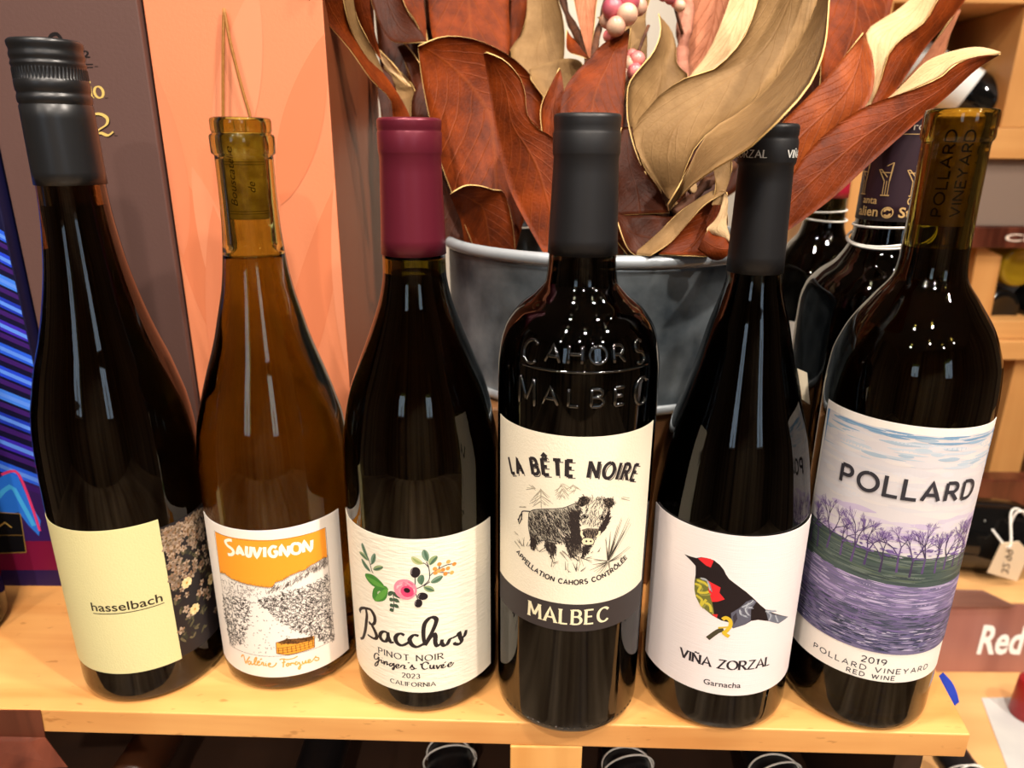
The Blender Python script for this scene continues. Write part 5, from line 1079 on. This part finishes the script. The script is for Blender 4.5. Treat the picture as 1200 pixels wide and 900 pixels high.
for u in (-29.5, -15, -.5):
    b = 264.5
    for d in (-1.3, 0, 1.3): ik.stroke([(u + d, b), (u + d, b + 8)], .4, GD, 1)
    ik.stroke([(u - 2.4, b), (u + 2.4, b)], .6, GD, 1)
    ik.stroke([(u - 1.4, b + 8), (u - 5, b + 14), (u - 3.6, b + 14), (u, b + 10)], .5, GD, 1); ik.stroke([(u + 1.4, b + 8), (u + 2.2, b + 18)], .7, GD, 1); ik.stroke([(u - 4, b + 12.5), (u + 2.2, b + 12.5)], .45, GD, 1); ik.stroke([(u - 1, b + 16), (u + 2.2, b + 18)], .4, GD, 1)
font(ik, 'anta', -28.0, 259.6, 9.5, 4.2, GD, 1, .012); font(ik, 'Gu', -3.0, 259.6, 6, 4.4, GD, 1, .012)
font(ik, 'alien', -30.5, 252.6, 13.5, 5.6, GD, 1, .018); font(ik, 'St', -6.3, 252.6, 6.5, 5.8, GD, 1, .02)
ik.stroke(arc(-12.1, 255, 2.9, 2.9, 0, 360, 24), .6, GD, 1); ik.stroke(arc(-12.1, 255.8, 1.4, 1.1, 200, 20, 8), 1.1, GD, 2); ik.stroke(arc(-12.1, 254.2, 1.4, 1.1, 20, -160, 8), 1.1, GD, 2)
ik.build('capsule_print', cpp)
string_loops(r2, [(0, 0, zc - .003, .0205, .001, 0), (0, -.0005, zc - .0085, .0225, .006, .6), (0, -.0008, zc - .0100, .0230, .0055, .75)])
# card tag hung from the neck string, lying on the shoulder
tgv = [Vector((x - .2265, y - .435, z)) for x, y, z in [tuple(at(*p)) for p in ((934.5, 432, .3925), (946, 437, .3925), (949, 474, .396), (940, 468, .396))]]
V = tgv + [p + Vector((0, .0006, 0)) for p in tgv]
mesh('hang_tag', V, [(0, 1, 2, 3), (7, 6, 5, 4), (0, 4, 5, 1), (1, 5, 6, 2), (2, 6, 7, 3), (3, 7, 4, 0)], M['tagpaper'], r2, False)
pA = at(969, 231, .55)
r1 = bottle((pA.x, pA.y), 0, BORD, .038, .3, .0095, M['g_dark'], M['wine_red'], .235, 'dark bottle with red capsule foot and double white neck string, farther back than its neighbour', finish=BORDT, seg=72)
capsule(r1, ring_pts(pA.z, .0155, .291, .0148) + [(.2925, .0152), (.2985, .0152), (.3008, .0148)], M['cap_red'], seg=72)
string_loops(r1, [(0, 0, pA.z - .010, .0158, .0008, 0), (0, 0, pA.z - .016, .0168, .0012, 2)])
label_patch(r1, 'front_label', .038, -52, 26, 62, pA.z * 1000 - 92, M['paper_white'])
# bottle just out of frame on the left
pL = atZ(5, 734, 0)
r0 = bottle((pL.x - .039, pL.y - .004), 0, BORD, .038, .3, .0095, M['g_dark'], M['wine_red'], .235, 'dark bottle cut off by the left edge of the photo, standing by the blue box', finish=BORDT, seg=64)
capsule(r0, ring_pts(.24, .0156, .291, .0148) + [(.2925, .0152), (.2985, .0152), (.3008, .0148)], M['cap_black'], seg=64)
# ------------------------------------------------------------------ bottles lying under the shelf, necks to the front
M['g_lying'] = mat('glossy_dark_bottle', (12, 12, 12), .04, spec=.6); M['cap_dark'] = mat('dull_dark_capsule', (26, 24, 25), .3)
M['cap_brown'] = mat('brown_capsule', (70, 40, 24), .35)
def lying(loc, rz, pitch, text, group, capm, parts=(), R=.037, name='wine_bottle', seg=48, glassm=None):
    """a bottle on its side: its base at loc, neck along local +Z turned to point by rz/pitch"""
    root = empty(name, loc, text, 'wine bottle', group)
    root.rotation_euler = (math.radians(90) - pitch, 0, rz)
    b = pchip([(.006, R), (.17, R), (.19, R * .97), (.21, R * .78), (.225, .019), (.24, .0155), (.29, .0145)], 5)
    lathe('glass_bottle', [(0, .006), (R * .6, .004), (R - .005, 0), (R - .001, .003)] + [(r, z) for z, r in b] + [(.0145, .298), (0, .298)], glassm or M['g_lying'], root, seg)
    if capm: lathe('capsule', [(.0158, .236), (.0158, .2365), (.0152, .284), (.0157, .287), (.0157, .297), (.015, .2995), (.0, .2995)], capm, root, seg)
    return root
def neck_string(root, z=.262): string_loops(root, [(0, 0, z, .0166, .002, 0), (0, .001, z + .004, .0178, .006, 2.2)], rad=.0006)
TZ_ = -.30
spots = [(170, .385, -.083, M['cap_brown'], 0), (370, .375, -.083, M['cap_dark'], 0), (525, .372, -.083, M['cap_dark'], 1), (742, .365, -.083, M['cap_dark'], 1), (925, .36, -.078, M['cap_dark'], 1)]
names = ['bottle lying under the shelf with brown capsule, leftmost under the board', 'bottle lying under the shelf with dull black neck, second from the left', 'bottle lying under the shelf with a string loop, just left of the front post', 'bottle lying under the shelf with a string loop, just right of the front post', 'bottle lying under the shelf with a string loop, near the right end of the board']
for (px, Y, z, cm, st), tx in zip(spots, names):
    p = atY(px, 893, Y - .01); o = lying((p.x, Y + .27, -.1085), PI, 0, tx, 'bottles lying under the shelf', cm)
    o.rotation_euler = (math.radians(90), 0, 0)
    if st: neck_string(o)
    # neck rises slightly toward the front
pt_ = atZ(1110, 880, TZ_ + .037)
o = lying((pt_.x + .01, pt_.y - .30, TZ_ + .0374), 0, 0, 'dark bottle lying on the low table beyond the right end of the board', 'bottles lying under the shelf', M['cap_dark'])
o.rotation_euler = (math.radians(-90), 0, math.radians(2)); neck_string(o, .268)
# ------------------------------------------------------------------ copper sign hung over the front edge, lower left
M['copper'] = wood('copper_wood_print', (62, 27, 17), (112, 58, 40), 'Z', 0.28, 1.2)
M['card'] = mat('white_card_edge', (236, 230, 222), .5)
def sheet(name, quad_rows, th, m, text, cat, parent=None):
    """folded card from rows of points (left, right), with real thickness"""
    V, F = [], []
    n = len(quad_rows)
    for d in (0, 1):
        for i, (a, b) in enumerate(quad_rows):
            j = min(i, n - 2); u = quad_rows[j + 1][0] - quad_rows[j][0]; w = quad_rows[j][1] - quad_rows[j][0]; nn = u.cross(w).normalized()
            V += [a + nn * th * d, b + nn * th * d]
    K = 2 * n
    for i in range(n - 1):
        k = 2 * i; F.append((k, k + 1, k + 3, k + 2)); F.append((K + k + 2, K + k + 3, K + k + 1, K + k))
        F.append((k, k + 2, K + k + 2, K + k)); F.append((k + 1, K + k + 1, K + k + 3, k + 3))
    F.append((0, K, K + 1, 1)); F.append((2 * n - 2, 2 * n - 1, K + 2 * n - 1, K + 2 * n - 2))
    o = mesh(name, V, F, m, parent, False)
    return tag(o, text, cat)
ed = Vector((dirf.x, dirf.y, 0)); nf = Vector((-dirf.y, dirf.x, 0)) * -1
base = Vector((e0[0], e0[1], -.0002)) + nf * .0004
def onf(px, py, out=0):
    d = ray(px, py); t = (base + nf * out - EYE).dot(nf) / d.dot(nf); return EYE + d * t
rows = [(onf(-80, 831), onf(47.5, 832)), (onf(-80, 862), onf(53.5, 864)), (onf(-80, 905, .012), onf(80, 899, .012))]
sheet('sign_card', rows, .0006, M['copper'], 'glossy copper wood-print sign card hanging folded over the shelf front, lower left corner', 'sign')
# ------------------------------------------------------------------ lower table at the right with the folded sign
TZ = -.30
yb = atZ(1150, 787, TZ).y
tb = tag(box('low_display_table', (.36, .18, TZ - .03), (1.5, yb + .33, TZ), M['table'], None, .002), 'pale wooden table surface lower right, below the folded red wine sign', 'table')
zt = atY(1150, 706, yb + .004).z
step = tag(box('display_step', (.40, yb + .006, TZ + .0004), (1.5, yb + .32, zt), M['table'], None, .002), 'pale wooden step behind the folded red wine sign', 'step')
for sx in (.37, 1.44):
    for sy in (.20, yb + .27):
        o = box('leg', (sx, sy, FLOOR_Z), (sx + .05, sy + .05, TZ - .0302), M['rack_z'], tb, .001)
M['sign_print'] = wood('mauve_wood_print', (120, 72, 68), (164, 112, 100), 'Z', .3, .35)
a, b = atY(1072, 712, yb), atY(1330, 705, yb); c, d = atY(1050, 792, yb), atY(1310, 786, yb)
a.z = b.z = zt + .001; c.z = d.z = TZ + .001
top = [(Vector((a.x + .02, yb + .09, zt + .0012)), Vector((b.x, yb + .09, zt + .0012))), (a, b), (c, d)]
sg = sheet('sign_card', [(t[1], t[0]) for t in top[1:]][::-1] if False else [(t[0], t[1]) for t in top[1:]], .0012, M['sign_print'], 'mauve wood-print sign reading Red in white letters at the right edge', 'sign')
ik = Ink(lambda u, v, h: (u / 1000, yb - .0018 - h * 3, v / 1000), 400)
p0, p1, p2 = atY(1143, 765, yb), atY(1195, 762, yb), atY(1140, 733, yb)
font(ik, 'Red', p0.x * 1000, p0.z * 1000 + 1, (p1.x - p0.x) * 1000, (p2.z - p0.z) * 1000 * 1.06, (250, 246, 240), 2, .028)
font(ik, 'W', p1.x * 1000 + 12, p1.z * 1000 + 1, 60, (p2.z - p0.z) * 1000 * 1.06, (250, 246, 240), 2, .028)
ik.build('lettering', sg)
M['flap'] = wood('dark_wood_print', (84, 50, 38), (122, 78, 60), 'X', .3, 1)
fl = [atZ(1090, 711, zt + .0015), atZ(1190, 711, zt + .0015), atZ(1152, 693, zt + .012), atZ(1090, 691, zt + .012)]
o = mesh('card_flap', [fl[0], fl[1], fl[2], fl[3]] + [p + Vector((0, .001, .001)) for p in fl], [(0, 1, 2, 3), (7, 6, 5, 4), (0, 4, 5, 1), (1, 5, 6, 2), (2, 6, 7, 3), (3, 7, 4, 0)], M['flap'], None, False)
tag(o, 'dark brown folded card flap lying on the step behind the mauve sign', 'card')
# leaflet, blue ribbon and red seal on the table
pg = [atZ(1150, 818, TZ + .0006), atZ(1260, 816, TZ + .0006), atZ(1320, 920, TZ + .0006), atZ(1188, 920, TZ + .0006)]
M['leaflet'] = mat('grey_blue_leaflet', (176, 176, 176), .5, var=((206, 206, 200), 14, 3))
tag(prism('leaflet', [(p.x, p.y) for p in pg][::-1], TZ + .0003, TZ + .0009, M['leaflet'], None, 0), 'grey leaflet lying on the pale table, lower right corner', 'leaflet')
M['red'] = mat('red_wax', (150, 22, 26), .35)
p = atZ(1204, 838, TZ)
o = lathe('red_bottle_cap', [(0, 0), (.017, 0), (.018, .002), (.017, .03), (.0165, .044), (.015, .046), (0, .046)], M['red'], None, 32); o.location = (p.x, p.y, TZ + .0003)
tag(o, 'small dark red cap on the table at the right edge', 'cap')
M['blue'] = mat('blue_plastic', (34, 62, 176), .35)
Pb = [Vector((e5[0] + .002, e5[1] + .010, -.01)), atY(1098, 789, .350), atY(1108, 800, .346), atY(1114, 812, .342), atY(1117, 824, .338), Vector((e5[0] + .006, e5[1] + .004, -.012))]
PB = catmull(Pb[1:5], 6)
rows = [(q_ + Vector((-.003, 0, -.008)), q_ + Vector((.0035, 0, .0008))) for q_ in PB]
sheet('blue_clip', rows, .0012, M['blue'], 'blue plastic clip curving over the right end of the shelf board', 'clip')
# ------------------------------------------------------------------ wine rack on the far right
YR = 1.05
def rk(px, py, Y=YR): return atY(px, py, Y)
rack = empty('wine_rack', (.95, YR + .2, FLOOR_Z), 'tall pine wine rack in the right background with bottles in its bins', 'rack')
def rb(name, x0, x1, z0, z1, y0, y1, m): return local(box(name, (x0, y0, z0), (x1, y1, z1), m, None, .0012), rack)
xl, xr, xq = .50, 1.45, rk(1184, 100).x
zA1, zA0 = rk(1160, 150).z, rk(1160, 186).z          # upper shelf front
zF0 = rk(1160, 266).z; zG0 = rk(1160, 291).z         # fascia and name strip
zB1, zB0 = rk(1160, 376).z, rk(1160, 419).z          # lower shelf front
ztp = rk(1160, 4).z
rb('shelf_board', xl, xr, zA0, zA1, YR, YR + .4, M['rack'])
rb('fascia', xl, xr, zF0, zA0 - .0004, YR + .012, YR + .03, M['fascia'])
strip = rb('name_strip', xl, xr, zG0, zF0 - .0004, YR + .004, YR + .02, M['copper'])
rb('shelf_board', xl, xr, (zB0 + zB1) / 2 + .001, zB1, YR, YR + .4, M['rack'])
rb('shelf_rail', xl, xr, zB0, (zB0 + zB1) / 2, YR - .012, YR + .03, M['rack'])
rb('top_board', xl, xr, ztp, ztp + .03, YR, YR + .4, M['rack'])
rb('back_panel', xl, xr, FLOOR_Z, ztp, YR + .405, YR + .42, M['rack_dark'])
for x in (xl - .02, xr): rb('side_panel', x, x + .02, FLOOR_Z, ztp + .03, YR - .002, YR + .42, M['rack_z'])
rb('divider', xq, xq + .045, zA1 + .0004, ztp - .0004, YR + .002, YR + .4, M['rack_z'])
pd = rk(1178, 480)
rb('divider', pd.x, pd.x + .05, FLOOR_Z + .02, zB0 - .0004, YR + .002, YR + .4, M['rack_z'])
# slanted partition in the lower bin
pa, pb_, pc, pe = rk(1132, 372, YR + .02), rk(1160, 374, YR + .02), rk(1174, 300, YR + .02), rk(1146, 287, YR + .02)
poly = [pa, pb_, pc, pe]; V = [Vector((p.x, YR + .02, p.z)) for p in poly] + [Vector((p.x, YR + .036, p.z)) for p in poly]
for k in (0, 1, 4, 5): V[k].z = zB1 + .0005
local(mesh('bin_partition', V, [(0, 1, 2, 3), (7, 6, 5, 4), (0, 4, 5, 1), (1, 5, 6, 2), (2, 6, 7, 3), (3, 7, 4, 0)], M['rack_z'], None, False), rack)
ik = Ink(lambda u, v, h: (u / 1000, YR + .0036 - h * 3, v / 1000), 900)
p = rk(1179, 283); font(ik, 'Chardonnay', p.x * 1000, p.z * 1000, 190, 11, (236, 220, 204), 2, .01)
o = ik.build('lettering', None); o.parent = strip; o.matrix_parent_inverse = (rack.matrix_basis @ Matrix.Translation(-rack.location)).inverted() @ Matrix.Identity(4)
M['paper_cool'] = mat('cool_white_label', (214, 218, 216), .6); M['g_straw'] = mat('straw_wine_glass', (150, 120, 24), .06, spec=.6)
def binbottle(base, dv, text, gl=None, lab=(40, 130), R=.034):
    o = lying(base, 0, 0, text, 'bottles lying in the wine rack', M['cap_dark'], R=R, glassm=gl)
    z = Vector(dv).normalized(); f = (EYE + Vector((0, 0, .3)) - Vector(base)); f = (f - z * f.dot(z)).normalized(); y = -f; x = y.cross(z)
    o.rotation_euler = Matrix(((x.x, y.x, z.x), (x.y, y.y, z.y), (x.z, y.z, z.z))).to_euler()
    if lab: label_patch(o, 'label', R, -62 * R / .038, 62 * R / .038, lab[0], lab[1], M['paper_cool'])
    return o
binbottle(atY(1164, 126, YR + .05), (-.80, .42, .50), 'bottle with white label lying tilted in the top bin, base toward the upright')
binbottle(atY(1098, 132, YR + .10) + Vector((-.10, 0, -.01)), (-.3, .9, .05), 'dark bottle in the top bin, half hidden behind the olive bottle neck', None, None)
binbottle(atY(1173, 366, YR + .03), (-.12, .9, .10), 'dark bottle with white label lying base to the front in the lower bin')
binbottle(atY(1230, 360, YR + .03), (-.08, .9, .10), 'white-labelled bottle at the frame edge in the lower bin')
binbottle(atY(1199, 312, YR + .03), (-.10, .9, .10), 'straw yellow bottle lying on top of the pile in the lower bin', M['g_straw'], (70, 150))
# bottle lying crosswise on the step with a price tag
pz = atY(1165, 622, yb + .105)
ob = lying((pz.x - .10, yb + .105, zt + .0445), 0, 0, 'dark bottle lying on the step with a white price tag on its neck string', None, M['cap_dark'], R=.044)
ob.rotation_euler = (0, math.radians(90), math.radians(-8))
ob.location.x = atY(1120, 622, yb + .105).x - .14
tgp = [atY(x, y, yb + .052) for x, y in ((1152, 619), (1172, 617), (1187, 632), (1180, 671), (1144, 659))]
tgp = [Vector((p.x, yb + .036 + (p.z - zt) * -.25, max(p.z, zt + .001))) for p in tgp]
n = len(tgp); V = tgp + [p + Vector((0, .0012, 0)) for p in tgp]
tgo = mesh('price_tag', V, [tuple(range(n)), tuple(range(2 * n - 1, n - 1, -1))] + [(i, n + i, n + (i + 1) % n, (i + 1) % n) for i in range(n)], M['tagpaper'], None, False)
tag(tgo, 'cream card price tag on white string in front of the lying bottle', 'price tag')
A_, B_ = (tgp[0] + tgp[1]) / 2, (tgp[4] + tgp[3]) / 2; ax = (A_ - B_); sd = (tgp[3] - tgp[4]).normalized()
def tgm(u, v, h): q_ = B_ + ax * (v / 40) + sd * (u / 1000); return (q_.x, q_.y - .0004 - h * 3, q_.z)
ik = Ink(lambda x, y, h: tgm(y - 3.0, x, h), 500); caps(ik, '32.99', straight(5, 0), 9, 1.3, (96, 78, 62), 1, .25, length=27); ik.build('price', tgo)
hole = (tgp[0] + tgp[1]) / 2 + Vector((0, -.001, -.006))
V, F = [], []
tube_data(catmull([atY(1153, 610, yb + .057), atY(1162, 620, yb + .05), hole, atY(1185, 600, yb + .05), atY(1200, 602, yb + .055), atY(1215, 640, yb + .05), atY(1192, 657, yb + .055)], 6), .0014, 6, V, F)
tube_data(catmull([atY(1182, 622, yb + .05), atY(1192, 600, yb + .05), atY(1212, 606, yb + .05), atY(1216, 634, yb + .05), atY(1196, 640, yb + .05), atY(1182, 622, yb + .05)], 6), .0014, 6, V, F)
mesh('string', V, F, M['string'], tgo)
bl = tag(box('brown_ledge', (.62, yb + .22, zt + .0004), (1.5, yb + .25, atY(1160, 563, yb + .22).z), M['copper'], None, .002), 'reddish brown wooden ledge behind the lying bottle', 'ledge')
